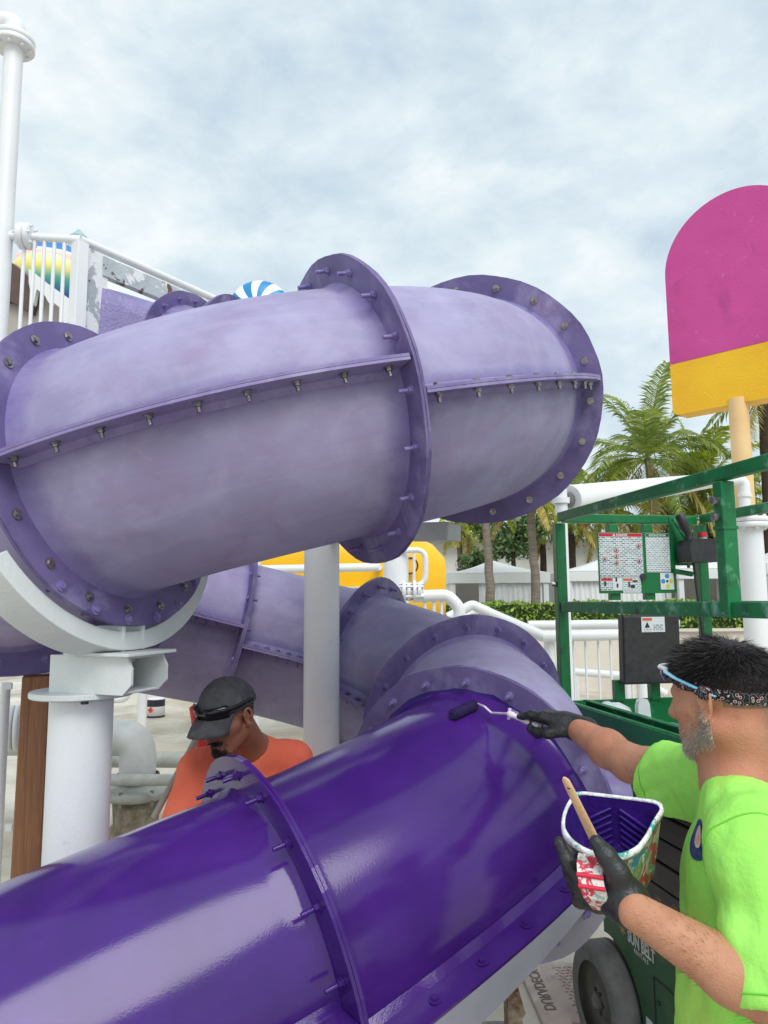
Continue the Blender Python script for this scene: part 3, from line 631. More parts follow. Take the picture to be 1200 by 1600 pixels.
# flanged white column with loop handrail
wc2 = thing('white_water_column', 'thick white water column with loop handle beside the yellow structure', 'column')
WY = 7.0; q = at(619, 900, WY); wr = 19.5 / CAM_F * WY
MB().cyl((q[0], WY, 0), (q[0], WY, at(619, 800, WY)[2]), wr, n=30).build('column_pipe', 'white_pipe', wc2)
lp = fillet_path([at(628, 861, WY - 0.12), at(665, 858, WY - 0.12), at(665, 915, WY - 0.12), at(628, 915, WY - 0.12)], 0.11, 6)
MB().path(lp, 0.026, n=12).build('loop_handle', 'white_paint', wc2)
MB().path([at(647, 861, WY - 0.12), at(647, 914, WY - 0.12)], 0.014, n=10).build('loop_bar', 'white_paint', wc2)
mb = MB(); cq = at(640, 930, 6.3)
for i, (dx, r_) in enumerate(((-0.06, 0.085), (-0.02, 0.07), (0.03, 0.095), (0.07, 0.075))):
    mb.cyl(cq + V3(dx, 0, 0.03), cq + V3(dx + 0.026, 0, 0.03), r_, n=20)
mb.path([cq + V3(-0.05, 0, 0.03), cq + V3(0.12, 0, 0.03)], 0.05, n=14)
for i in range(5):
    a = i * 2 * PI / 5; mb.cyl(cq + V3(-0.09, 0.07 * math.cos(a), 0.03 + 0.07 * math.sin(a)), cq + V3(0.12, 0.07 * math.cos(a), 0.03 + 0.07 * math.sin(a)), 0.012, n=6)
mb.build('pipe_coupling', 'white_paint', wc2)

# ------------------------------------------------------------------ stair handrails and deck railing
hr = thing('stair_handrail', 'white bent pipe handrail with pickets rising beside the column behind the spiral', 'handrail')
MB().path(fillet_path([at(650, 932, 6.3), at(700, 930, 6.3), at(718, 950, 6.3), at(718, 1010, 6.3)], 0.12, 6), 0.052, n=16).build('hand_rail', 'white_paint', hr)
for p_ in (664, 678, 690): MB().path([at(p_, 935, 6.3), at(p_, 1010, 6.3)], 0.014, n=8).build('picket', 'white_paint', hr)
rl2 = thing('ramp_rail', 'white zigzag pipe rail sloping down to the right behind the lavender flange', 'handrail')
MB().path(fillet_path([at(700, 965, 6.6), at(738, 945, 6.6), at(770, 960, 6.6), at(850, 994, 6.6)], 0.05, 5), 0.045, n=14).build('hand_rail', 'white_paint', rl2)
MB().path(fillet_path([at(715, 972, 6.9), at(748, 951, 6.9), at(778, 966, 6.9), at(846, 996, 6.9)], 0.05, 5), 0.04, n=14).build('hand_rail', 'white_paint', rl2)
dr_ = thing('deck_railing', 'white pipe railing with thin pickets seen between flange and green lift', 'railing')
RYY = 6.7
MB().path([at(846, 994, 6.6), at(1003, 991, RYY)], 0.05, n=16).build('top_rail', 'white_paint', dr_)
MB().path([at(825, 977, 7.4), at(1060, 974, 7.4)], 0.045, n=16).build('back_rail', 'white_paint', dr_)
for p_ in (858, 1000): MB().path([at(p_, 994, RYY), V3(at(p_, 994, RYY)[0], RYY, 0)], 0.05, n=14).build('rail_post', 'white_paint', dr_)
for p_ in (895, 914, 934, 953, 970, 985): q = at(p_, 996, RYY); MB().path([q, V3(q[0], q[1], 0.45)], 0.011, n=8).build('picket', 'white_paint', dr_)
q = at(858, 1100, RYY)
MB().path([V3(at(858, 990, RYY)[0], RYY, 0.42), V3(at(1003, 990, RYY)[0], RYY, 0.42)], 0.03, n=12).build('bottom_rail', 'white_paint', dr_)
lr = thing('curved_rail', 'low white curving pipe rail on the far pool deck', 'railing')
pts = [at(p_, y_, 8.6) for p_, y_ in ((870, 1040), (900, 1050), (940, 1053), (980, 1056), (1010, 1068), (1040, 1084))]
MB().path(pts, 0.045, n=12).build('top_rail', 'white_paint', lr)
for p_ in (pts[1], pts[3], pts[4]): MB().path([p_, V3(p_[0], p_[1], 0)], 0.03, n=10).build('rail_post', 'white_paint', lr)

# ------------------------------------------------------------------ pool trough, planter wall and hedge
mat('planter_cream', srgb(214, 206, 192), srgb(198, 190, 176), rough=0.8, scale=1.2, bump=0.1, bscale=12)
mb = MB(); mb.box((8, 15.8, 0.6), (26, 0.3, 1.2)); mb.box((8, 15.78, 1.225), (26.2, 0.42, 0.05))
tag(mb.build('planter_wall', 'planter_cream'), 'long cream planter wall under the clipped hedge', 'wall')
mat('pool_blue', srgb(120, 140, 190), srgb(150, 168, 208), rough=0.1, scale=1.4)
mb = MB(); mb.box((4.4, 12.4, 0.035), (6.0, 1.6, 0.06)); tag(mb.build('splash_pool', 'pool_blue'), kind='structure')
def leaf_mat(name, c1, c2, c3, tl=0.25):
    m = bpy.data.materials.new(name); m.use_nodes = True; nt = m.node_tree; b = nt.nodes['Principled BSDF']; b.inputs['Roughness'].default_value = 0.5
    gI = N(nt, 'ShaderNodeNewGeometry'); cr_ = N(nt, 'ShaderNodeValToRGB'); L(nt, gI.outputs['Random Per Island'], cr_.inputs[0])
    el = cr_.color_ramp.elements; el[0].color = c1; el[1].color = c3; x_ = el.new(0.5); x_.color = c2
    L(nt, cr_.outputs[0], b.inputs['Base Color'])
    tr = N(nt, 'ShaderNodeBsdfTranslucent'); L(nt, cr_.outputs[0], tr.inputs[0]); mx = N(nt, 'ShaderNodeMixShader'); mx.inputs[0].default_value = tl
    L(nt, b.outputs[0], mx.inputs[1]); L(nt, tr.outputs[0], mx.inputs[2]); L(nt, mx.outputs[0], nt.nodes['Material Output'].inputs[0]); MATS[name] = m
leaf_mat('hedge_leaf', srgb(86, 120, 34), srgb(134, 168, 56), srgb(178, 200, 96))
leaf_mat('palm_leaf', srgb(100, 126, 54), srgb(142, 162, 76), srgb(190, 192, 110), tl=0.4)
leaf_mat('palm_dry', srgb(176, 172, 96), srgb(206, 194, 116), srgb(160, 130, 76), tl=0.4)
leaf_mat('palm_lime', srgb(140, 166, 44), srgb(186, 202, 66), srgb(220, 220, 100), tl=0.4)
leaf_mat('tree_leaf', srgb(56, 80, 44), srgb(82, 108, 60), srgb(124, 142, 88))
leaf_mat('red_berry', srgb(150, 60, 36), srgb(176, 84, 48), srgb(120, 50, 36), tl=0.05)
def leaves(name, centers, size, m, parent=None, up_bias=0.3, aspect=0.55):
    n = len(centers); C = np.asarray(centers, float)
    nv = rng.normal(size=(n, 3)); nv[:, 2] += up_bias; nv /= np.linalg.norm(nv, axis=1)[:, None]
    r_ = rng.normal(size=(n, 3)); x = np.cross(nv, r_); x /= np.linalg.norm(x, axis=1)[:, None]; y = np.cross(nv, x)
    s = size * rng.uniform(0.6, 1.3, (n, 1))
    v = np.stack([C - y * s, C + x * s * aspect + nv * s * 0.12, C + y * s, C - x * s * aspect + nv * s * 0.12], 1).reshape(-1, 3)
    me = bpy.data.meshes.new(name); f = np.arange(4 * n).reshape(n, 4)
    me.from_pydata(v.tolist(), [], f.tolist()); me.materials.append(M[m]); me.update()
    o = bpy.data.objects.new(name, me); COL.objects.link(o)
    if parent: o.parent = parent
    return o
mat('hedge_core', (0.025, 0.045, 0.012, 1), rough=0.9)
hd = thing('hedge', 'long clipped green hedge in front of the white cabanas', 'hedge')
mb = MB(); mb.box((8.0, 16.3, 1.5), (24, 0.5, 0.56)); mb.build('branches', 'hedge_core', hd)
n_h = 15000
cx = rng.uniform(0.5, 14, n_h); cyy = 16.3 + rng.uniform(-0.42, 0.42, n_h); czz = 1.24 + rng.random(n_h) * (0.60 + 0.03 * np.sin(cx * 3.1) + 0.02 * np.sin(cx * 11))
leaves('foliage', np.stack([cx, cyy, czz], 1), 0.05, 'hedge_leaf', hd)

# ------------------------------------------------------------------ cabanas
def cloth_mat(name, c, tl):
    m = bpy.data.materials.new(name); m.use_nodes = True; nt = m.node_tree; b = nt.nodes['Principled BSDF']; b.inputs['Roughness'].default_value = 0.85; b.inputs['Base Color'].default_value = c
    nz = N(nt, 'ShaderNodeTexNoise', i_Scale=1.5); cr_ = N(nt, 'ShaderNodeValToRGB'); cr_.color_ramp.elements[0].color = [x * 0.94 for x in c[:3]] + [1]; cr_.color_ramp.elements[1].color = c; L(nt, nz.outputs[0], cr_.inputs[0]); L(nt, cr_.outputs[0], b.inputs['Base Color'])
    tr = N(nt, 'ShaderNodeBsdfTranslucent'); tr.inputs[0].default_value = c; mx = N(nt, 'ShaderNodeMixShader'); mx.inputs[0].default_value = tl; L(nt, b.outputs[0], mx.inputs[1]); L(nt, tr.outputs[0], mx.inputs[2]); L(nt, mx.outputs[0], nt.nodes['Material Output'].inputs[0]); MATS[name] = m
cloth_mat('cabana_white', (0.90, 0.91, 0.91, 1), 0.22); cloth_mat('curtain_white', (0.90, 0.91, 0.91, 1), 0.10)
mat('cabana_back', srgb(224, 218, 208), srgb(208, 202, 192), rough=0.8, scale=2)
def cabana(pxl, pxr, pye, pyp, Y, label, open_from=None, open_to=None, grp='white poolside cabanas'):
    xl, xr = at(pxl, pye, Y)[0], at(pxr, pye, Y)[0]; ze = at((pxl + pxr) / 2, pye, Y)[2]; zp = at((pxl + pxr) / 2, pyp, Y + 1.2)[2]; dpt = 2.4
    t = thing('cabana', label, 'cabana', grp)
    xm = (xl + xr) / 2
    mb = MB(); ov = 0.08
    b = [(xl - ov, Y - ov, ze), (xr + ov, Y - ov, ze), (xr + ov, Y + dpt + ov, ze), (xl - ov, Y + dpt + ov, ze)]
    n_ = 8; rows = []
    for i in range(n_ + 1):
        f = i / n_; sag = f - 0.10 * math.sin(f * PI); k_ = 1 - f
        rows.append([(xm + (p[0] - xm) * k_, Y + dpt / 2 + (p[1] - Y - dpt / 2) * k_, ze + (zp - ze) * sag) for p in b])
    mb.grid(np.array(rows), cv=True, smooth=False); mb.build('roof', 'cabana_white', t)
    mb = MB()
    for (p, q) in ((0, 1), (1, 2), (2, 3), (3, 0)):
        A = np.array(b[p]); B = np.array(b[q]); mb.bar(A - V3(0, 0, 0.13), B - V3(0, 0, 0.13), 0.04, 0.24)
    mb.build('valance', 'cabana_white', t)
    for xx in (xl, xr):
        for yy in (Y, Y + dpt): MB().box((xx, yy, (ze - 0.2) / 2), (0.12, 0.12, ze - 0.2)).build('post', 'cabana_white', t)
    MB().box((xm, Y + dpt - 0.1, ze / 2 - 0.1), (xr - xl - 0.15, 0.04, ze - 0.2)).build('back_wall', 'cabana_back', t)
    segs = [(xl + 0.08, xr - 0.08)]
    if open_from is not None:
        a = at(open_from, pye, Y)[0]; c = at(open_to, pye, Y)[0]; segs = [s_ for s_ in ((xl + 0.08, a), (c, xr - 0.08)) if s_[1] - s_[0] > 0.1]
    for (sa, sb) in segs:
        nn = max(8, int((sb - sa) * 26)); rows = []
        for i in range(nn + 1):
            x_ = sa + (sb - sa) * i / nn; d = 0.05 * math.sin(i * 1.9) + 0.02 * math.sin(i * 0.7 + 1)
            rows.append([(x_, Y + 0.02 + d * 1.3, 0.05), (x_, Y + 0.02 + d, ze / 2), (x_, Y + 0.02 + d * 0.5, ze - 0.2)])
        MB().grid(np.array(rows)).build('curtain', 'curtain_white', t)
    for yy in (xl + 0.03, xr - 0.03):
        rows = []
        for i in range(41):
            y_ = Y + 0.1 + (dpt - 0.2) * i / 40; d = 0.03 * math.sin(i * 1.7); rows.append([(yy + d, y_, 0.05), (yy + d, y_, ze - 0.2)])
        MB().grid(np.array(rows)).build('side_curtain', 'curtain_white', t)
    return t
cabana(707, 852, 895, 875, 18.0, 'white cabana with open left side, left of the green lift post', 711, 748)
cabana(888, 1042, 892, 872, 18.3, 'white curtained cabana behind the lift warning signs')
cabana(1062, 1188, 888, 862, 18.0, 'white cabana with open front behind the lift control box', 1072, 1128)
cabana(1200, 1360, 880, 850, 17.0, 'white cabana at the right edge beyond the popsicle pipe')

# far building
mat('building_wall', srgb(222, 220, 214), srgb(206, 204, 198), rough=0.8, scale=0.8)
mat('roof_gray', srgb(190, 194, 202), srgb(206, 208, 212), rough=0.6, scale=2)
bd = thing('hotel_building', 'low pale building with grey eaves behind the cabanas and palms', 'building')
BY = 30.0
mb = MB(); xa, xb = at(640, 900, BY)[0], at(1300, 900, BY)[0]; zt_ = at(800, 838, BY)[2]
mb.box(((xa + xb) / 2, BY + 3, zt_ / 2), (xb - xa, 6, zt_)); mb.build('wall', 'building_wall', bd)
rows = [[(xa - 0.6, BY - 0.7, zt_), (xb + 0.6, BY - 0.7, zt_)], [(xa + 2, BY + 3, zt_ + 1.1), (xb - 2, BY + 3, zt_ + 1.1)], [(xa - .6, BY + 6.7, zt_), (xb + .6, BY + 6.7, zt_)]]
MB().grid(np.array(rows), smooth=False).build('roof', 'roof_gray', bd)
mb = MB(); mb.box(((xa + xb) / 2, BY - 0.7, zt_ - 0.06), (xb - xa + 1.3, 0.12, 0.22)); mb.build('fascia', 'cabana_white', bd)
for p_ in (705, 772, 868, 893, 918, 960, 1080, 1150):
    q = at(p_, 880, BY - 0.05)
    wnd = MB().box((q[0], BY - 0.02, zt_ * 0.45), (0.62, 0.1, 1.5)).build('window', 'window_glass', bd)
    mb = MB()
    for dx in (-0.34, 0.34): mb.box((q[0] + dx, BY - 0.05, zt_ * 0.45), (0.07, 0.12, 1.64))
    for dz_ in (-0.785, 0.785): mb.box((q[0], BY - 0.05, zt_ * 0.45 + dz_), (0.61, 0.12, 0.07))
    mb.build('frame', 'cabana_white', wnd)

# ------------------------------------------------------------------ palms and trees
mat('palm_trunk', srgb(140, 130, 118), srgb(104, 94, 84), rough=0.9, scale=4, stretch=(1, 1, 7), bump=0.6, bscale=7)
mat('palm_trunk_dark', srgb(84, 70, 58), srgb(54, 44, 38), rough=0.95, scale=5, stretch=(1, 1, 5), bump=0.8, bscale=9)
def frond(mb, o, az, el, ln, droop, nleaf, leaf_len, mi=0, twist=0.0, hang=0.5):
    n = 14; P = []; d = V3(math.cos(az) * math.cos(el), math.sin(az) * math.cos(el), math.sin(el)); p = np.array(o, float)
    for i in range(n + 1):
        P.append(p.copy()); p = p + d * ln / n; d = nrm(d - ez * droop / n * (0.5 + 1.3 * i / n))
    P = np.array(P); side = nrm(np.cross(P[1] - P[0], ez) + 1e-6)
    for i in range(n):   # rachis as a flat three-sided strip
        w_ = 0.03 * (1 - i / n) + 0.006; w2 = 0.03 * (1 - (i + 1) / n) + 0.006
        mb.add([P[i] - side * w_, P[i] + side * w_, P[i + 1] + side * w2, P[i + 1] - side * w2], [(0, 1, 2, 3)], mi)
    for j in range(nleaf):
        f = 0.12 + 0.88 * (j + random.random() * 0.6) / nleaf; k_ = min(f * n, n - 0.01); i = int(k_); w_ = k_ - i
        q = P[i] * (1 - w_) + P[i + 1] * w_; t = nrm(P[i + 1] - P[i]); sd_ = nrm(np.cross(t, ez) + 1e-6); up_ = np.cross(sd_, t)
        ll = leaf_len * math.sin(PI * (0.12 + 0.80 * f)) * random.uniform(0.8, 1.1)
        for sg in (-1, 1):
            dd = nrm(sd_ * sg * 0.8 + t * 0.62 + up_ * (0.25 - 0.3 * random.random()))
            m1 = q + dd * ll * 0.5 - ez * ll * 0.08 * hang; m2 = q + dd * ll * 0.92 - ez * ll * (0.42 * hang + 0.15 * random.random())
            wv = t * 0.021 + up_ * 0.012
            mb.add([q - wv * 0.6, q + wv * 0.6, m1 + wv, m2, m1 - wv], [(0, 1, 2, 4), (4, 2, 3)], mi)
def palm(px, py, Y, label, ln=2.2, nf=24, base_px=None, tr=0.13, leaf='palm_leaf', dry='palm_dry', dark=False, seed=1, leaf_len=0.55, nleaf=42, berries=0):
    random.seed(seed); t = thing('palm_tree', label, 'palm tree', 'palms behind the cabanas')
    c = at(px, py, Y); b = V3(at(base_px or px, 940, Y)[0], Y + random.uniform(-.3, .3), 0)
    pts = []; rr = []
    for i in range(15):
        f = i / 14; pts.append(b * (1 - f) + c * f + V3(0.10 * math.sin(f * PI) * random.uniform(.5, 1), 0, 0)); rr.append(tr * (1.25 - 0.45 * f) * (1 + 0.03 * (i % 2)))
    MB().path(pts, rr, n=14).build('trunk', 'palm_trunk_dark' if dark else 'palm_trunk', t)
    mb = MB()
    for i in range(nf):
        az = i * 2.399 + random.uniform(-.2, .2); f = i / nf
        el = rad(78) - f * rad(125) + random.uniform(-.12, .12)
        frond(mb, c, az, el, ln * random.uniform(0.85, 1.1), 1.1 + 0.9 * random.random(), nleaf, leaf_len, 1 if f > 0.80 else 0)
    mb.build('crown', [leaf, dry], t)
    if berries:
        ctr = []
        for i in range(berries):
            a = random.uniform(0, 2 * PI)
            for k_ in range(60): ctr.append(c + V3(math.cos(a) * 0.30, math.sin(a) * 0.30, -0.55) + np.array([random.gauss(0, .10), random.gauss(0, .10), random.gauss(0, .2)]))
        leaves('fruit_cluster', ctr, 0.035, 'red_berry', t, aspect=0.9)
    return t
palm(1012, 716, 22.5, 'tall coconut palm left of the popsicle with sweeping fronds', ln=3.1, nf=30, base_px=1030, seed=3, leaf_len=0.86, nleaf=58)
palm(1098, 762, 23.5, 'coconut palm with yellowing fronds just under the popsicle', ln=2.7, nf=28, base_px=1106, seed=5, leaf='palm_lime', leaf_len=0.76, nleaf=54)
palm(1192, 610, 21, 'dark trunked palm at right edge behind the popsicle', ln=2.8, nf=22, base_px=1200, tr=0.21, dark=True, seed=8, leaf_len=0.55)
palm(826, 766, 16.8, 'slender grey palm trunk crossing the left cabana curtain', ln=1.35, nf=11, base_px=832, tr=0.10, leaf='palm_lime', seed=11, leaf_len=0.4)
palm(755, 768, 16.9, 'slender palm in front of the left cabana opening', ln=1.15, nf=10, base_px=762, tr=0.10, leaf='palm_lime', seed=13, leaf_len=0.36)
palm(716, 820, 22, 'small lime green palm left of the cabana roof', ln=1.0, nf=18, base_px=716, tr=0.09, leaf='palm_lime', seed=17, leaf_len=0.36, nleaf=26)
palm(731, 832, 23.5, 'small palm half hidden beside the lime green palm', ln=0.9, nf=16, base_px=731, tr=0.08, leaf='palm_lime', seed=19, leaf_len=0.34, nleaf=26)
palm(846, 806, 22, 'palm with red fruit clusters behind the left cabana roof', ln=1.5, nf=20, base_px=846, tr=0.10, dark=True, seed=23, berries=2, leaf_len=0.42)
palm(889, 800, 22, 'fruiting palm with red clusters behind the lift corner post', ln=1.5, nf=20, base_px=890, tr=0.13, dark=True, seed=29, berries=4, leaf_len=0.42)
palm(950, 796, 23, 'yellowing palm behind the water cannon and warning signs', ln=2.0, nf=28, base_px=955, tr=0.12, seed=31, leaf='palm_lime', berries=3, leaf_len=0.5)
palm(1150, 800, 24, 'far palm between popsicle pipe and lift post', ln=1.8, nf=20, base_px=1150, tr=0.12, seed=37, leaf_len=0.5)
def broad_tree(px, py, Y, rx, rz, label, n=3500, seed=1, leaf='tree_leaf', size=0.075):
    random.seed(seed); r2 = np.random.default_rng(seed); t = thing('leafy_tree', label, 'tree', 'leafy trees behind the cabanas')
    c = at(px, py, Y); mb = MB(); mb.path([V3(c[0], Y, 0), V3(c[0] + .05, Y, c[2] * 0.5), c], [0.12, 0.09, 0.05], n=10)
    tips = []
    for i in range(12):
        a = i * 2.4; e = c + V3(rx * 0.75 * math.cos(a), rx * 0.6 * math.sin(a), rz * random.uniform(-.6, .7)); mb.path([c - ez * rz * 0.5, (c + e) / 2 + ez * 0.1, e], [0.045, 0.03, 0.012], n=6); tips.append(e)
    mb.build('trunk', 'palm_trunk_dark', t)
    cl = [c + r2.normal(size=3) * V3(rx, rx, rz) * 0.5 for _ in range(22)] + tips
    pts = np.concatenate([q + r2.normal(size=(n // len(cl), 3)) * V3(rx, rx, rz) * 0.17 for q in cl])
    leaves('crown', pts, size, leaf, t); return t
broad_tree(800, 838, 21, 1.05, 0.75, 'dark leafy tree between the two slender palm trunks', seed=2)
broad_tree(1185, 850, 23, 1.5, 1.2, 'dark leafy tree behind the right edge cabana', seed=4)
broad_tree(745, 880, 20.6, 0.5, 0.35, 'low dark shrub left behind the cabana roof', n=900, seed=6)
broad_tree(1060, 840, 24, 1.4, 0.9, 'dark leafy tree behind the lift control box', seed=9)

# ------------------------------------------------------------------ pump pipes at lower left
vp = thing('flanged_white_pipe', 'white flanged water pipe with elbow behind the timber post', 'pipe')
e1_ = at(70, 1130, 4.2); e2_ = at(-30, 1135, 4.0)
MB().path(fillet_path([V3(e1_[0], 4.2, 0), V3(e1_[0], 4.2, e1_[2]), V3(e2_[0], 4.0, e1_[2] - 0.02)], 0.14, 8), 0.078, n=24).build('pipe', 'white_paint', vp)
q = at(22, 1137, 4.08); dq = nrm(V3(1, 0.35, 0))
mb = MB(); mb.lathe([(0.06, -0.03), (0.115, -0.03), (0.12, -0.022), (0.12, -0.004), (0.115, 0), (0.06, 0)], q, dq, n=30); mb.lathe([(0.06, 0.004), (0.115, 0.004), (0.12, 0.01), (0.12, 0.03), (0.06, 0.034)], q, dq, n=30)
ff = mb.build('pipe_flange', 'white_paint', vp); xq, yq, _ = frame_of(dq)
for i in range(8):
    a = i * PI / 4 + .2; p_ = q + (xq * math.cos(a) + yq * math.sin(a)) * 0.095
    MB().cyl(p_ - dq * 0.05, p_ - dq * 0.031, 0.013, n=6, smooth=False).build('flange_bolt', 'white_paint', ff)
MB().cyl(V3(e1_[0], 4.2, e1_[2] - 0.36), V3(e1_[0], 4.2, e1_[2] - 0.22), 0.086, n=24).build('rubber_coupling', 'black_plastic', vp)
mb = MB()
for dz_ in (-0.33, -0.25): mb.lathe([(0.0875, dz_ - .008), (0.0885, dz_ - 0.008), (0.0885, dz_ + .008), (0.0875, dz_ + .008)], e1_, n=28)
mb.build('hose_clamp', 'bolt_steel', vp)
tp = thing('thin_white_pole', 'thin white pipe post with lugs at the left edge', 'pole')
q = at(5, 1150, 3.6); MB().cyl((q[0], 3.6, 0), (q[0], 3.6, 1.52), 0.022, n=16).build('post_pipe', 'white_paint', tp)
for y_ in (1072, 1293): p_ = at(14, y_, 3.58); MB().box(p_, (0.03, 0.012, 0.03)).build('lug', 'white_paint', tp)
ep = thing('gray_elbow_pipe', 'large grey plastic pipe elbow on a dirty collar behind the thick column', 'pipe')
EY = 6.3; q = at(214, 1230, EY); z1_ = at(214, 1152, EY)[2]; zb_ = at(214, 1212, EY)[2]
el_p = fillet_path([V3(q[0], EY, zb_ - 0.1), V3(q[0], EY, z1_), V3(q[0] - 0.42, EY, z1_)], 0.17, 10)
MB().path(el_p, 0.148, n=30).build('elbow', 'gray_pipe_and_shaded_steel', ep)
MB().path([V3(q[0] - 0.26, EY, z1_), V3(q[0] - 0.30, EY, z1_)], 0.185, n=30).build('socket_rim', 'gray_pipe_and_shaded_steel', ep)
MB().path([V3(q[0] - 0.4, EY, z1_), V3(q[0] - 1.6, EY, z1_)], 0.14, n=26).build('pipe', 'gray_pipe_and_shaded_steel', ep)
MB().lathe([(0.165, zb_ + 0.02), (0.178, zb_ + 0.015), (0.178, zb_ - 0.03), (0.165, zb_ - 0.03)], V3(q[0], EY, 0), n=30).build('rubber_ring', 'black_plastic', ep)
MB().lathe([(0.15, zb_ - 0.05), (0.25, zb_ - 0.09), (0.27, zb_ - 0.13), (0.24, zb_ - 0.17), (0.16, zb_ - 0.18)], V3(q[0], EY, 0), n=30).build('pipe_flange', 'galv_pipe', ep)
MB().lathe([(0.17, zb_ - 0.18), (0.19, zb_ - 0.2), (0.18, 0.1), (0.26, 0.0)], V3(q[0], EY, 0), n=30).build('dirty_collar', 'dirty_collar', ep)
for i in range(6):
    a = i * PI / 3 + 0.3; p_ = V3(q[0] + 0.24 * math.cos(a), EY + 0.24 * math.sin(a), zb_ - 0.2); MB().cyl(p_, p_ + ez * 0.12, 0.016, n=6).build('flange_bolt', 'dirty_collar', ep)
MB().path([at(60, 1187, 7.0), at(330, 1186, 7.0)], 0.052, n=16)
b_ = MB().path([at(60, 1186, 7.1), at(330, 1187, 7.1)], 0.075, n=16).build('ground_pipe', 'galv_pipe'); tag(b_, 'grey horizontal pipe running behind the grey elbow', 'pipe', 'grey pipes across the wet deck')
b_ = MB().path([at(60, 1218, 6.0), at(330, 1219, 6.0)], 0.045, n=16).build('ground_pipe', 'galv_pipe'); tag(b_, 'thin grey horizontal pipe running in front of the grey elbow', 'pipe', 'grey pipes across the wet deck')
q = at(222, 1110, 9.0); b_ = MB().path([V3(q[0], 9, 0), V3(q[0], 9, 1.45)], 0.055, n=16).build('standpipe', 'white_paint'); tag(b_, 'white standpipe behind the grey elbow on the wet deck', 'pipe')
q = at(198, 1100, 8.6); b_ = MB().path(fillet_path([V3(q[0], 8.6, 1.6), V3(q[0], 8.6, 0.80), V3(q[0] - 0.6, 8.6, 0.78)], 0.08, 5), 0.045, n=12).build('bent_pipe', 'white_paint'); tag(b_, 'small bent white pipe left of the standpipe', 'pipe')
# wall / low kerb far left and paint can
can2 = thing('paint_can', 'black and white paint can with red diamond label on far deck', 'paint can')
q = atz(243, 1120, 0); mat('can_label', (0.75, 0.76, 0.78, 1), rough=0.4); mat('can_navy', srgb(32, 34, 48), rough=0.35); mat('label_red', srgb(214, 50, 44), rough=0.4)
ch = 0.30; MB().lathe([(0.0, 0.0), (0.15, 0.0), (0.15, ch), (0.145, ch + 0.01), (0.12, ch - 0.005), (0, ch - 0.005)], q, n=26).build('can_body', 'can_label', can2)
MB().lathe([(0.151, ch * 0.6), (0.151, ch * 0.97)], q, n=26).build('label_band', 'can_navy', can2); MB().lathe([(0.151, 0.0), (0.151, 0.03)], q, n=26).build('bottom_band', 'can_navy', can2)
MB().prism([(0, -0.05), (0.05, 0), (0, 0.05), (-0.05, 0)], q + V3(-0.04, -0.155, 0.13), (1, -0.25, 0), ez, 0.004).build('warning_diamond', 'label_red', can2)
can2.location = (0, 0, 0)
# orange ladder-like pole and stick by the crouching man
b_ = MB().path([at(306, 1105, 3.3), at(318, 1180, 3.2)], 0.03, n=10).build('red_post', 'label_red'); tag(b_, 'short red strap post just behind the cap wearer', 'post')
b_ = MB().path([at(309, 1150, 3.05), at(240, 1278, 2.9)], 0.013, n=10).build('broom_stick', 'galv_pipe'); tag(b_, 'thin grey pole leaning between orange shirt and thick column', 'pole')
# ------------------------------------------------------------------ green scissor lift
mat('lift_green', srgb(0, 116, 60), srgb(4, 98, 52), rough=0.36, scale=3, bump=0.06, bscale=90, spots=[(srgb(50, 140, 100), 9, 0.58, 0.76), (srgb(20, 70, 48), 18, 0.6, 0.72), (srgb(150, 186, 160), 40, 0.70, 0.76)])
mat('lift_green_worn', srgb(14, 126, 70), srgb(6, 100, 56), rough=0.5, scale=8, bump=0.15, bscale=60, spots=[(srgb(120, 180, 150), 12, 0.56, 0.70), (srgb(30, 66, 52), 16, 0.58, 0.70), (srgb(210, 220, 205), 34, 0.69, 0.74)])
mat('chassis_green', srgb(24, 88, 54), srgb(34, 78, 50), rough=0.5, scale=4, spots=[(srgb(70, 100, 66), 3, 0.5, 0.75), (srgb(30, 54, 40), 12, 0.62, 0.8)])
mat('scissor_dark', srgb(78, 72, 74), srgb(62, 58, 60), rough=0.55, scale=5, stretch=(1, 1, 6), bump=0.1, bscale=50)
mat('tyre', srgb(96, 98, 98), srgb(116, 118, 116), rough=0.85, scale=14, bump=0.2, bscale=60)
mat('tyre_inner', srgb(84, 83, 78), srgb(108, 106, 98), rough=0.7, scale=8)
mat('decal_white', (0.70, 0.73, 0.74, 1), (0.62, 0.66, 0.67, 1), rough=0.4, scale=8)
mat('decal_red', srgb(190, 30, 44), rough=0.4); mat('decal_blue', srgb(40, 140, 200), rough=0.4); mat('decal_lime', srgb(206, 206, 70), rough=0.4)
mat('decal_black', (0.02, 0.02, 0.02, 1), rough=0.5); mat('decal_orange', srgb(206, 96, 60), rough=0.5); mat('decal_gold', srgb(196, 166, 60), srgb(150, 140, 60), rough=0.5, scale=40)
mat('letter_white', (0.68, 0.70, 0.70, 1), (0.5, 0.55, 0.53, 1), rough=0.5, scale=60)
def print_mat(name, dark, bw=0.024, rh=0.0095):
    m = bpy.data.materials.new(name); m.use_nodes = True; nt = m.node_tree; b = nt.nodes['Principled BSDF']; b.inputs['Roughness'].default_value = 0.45
    t = N(nt, 'ShaderNodeTexCoord'); br = N(nt, 'ShaderNodeTexBrick'); L(nt, t.outputs['Object'], br.inputs[0])
    br.inputs['Color1'].default_value = dark; br.inputs['Color2'].default_value = (0.60, 0.66, 0.68, 1); br.inputs['Mortar'].default_value = (0.66, 0.72, 0.74, 1)
    br.inputs['Scale'].default_value = 1.0; br.inputs['Mortar Size'].default_value = 0.0024; br.inputs['Bias'].default_value = -0.35; br.inputs['Brick Width'].default_value = bw; br.inputs['Row Height'].default_value = rh
    L(nt, br.outputs[0], b.inputs['Base Color']); MATS[name] = m
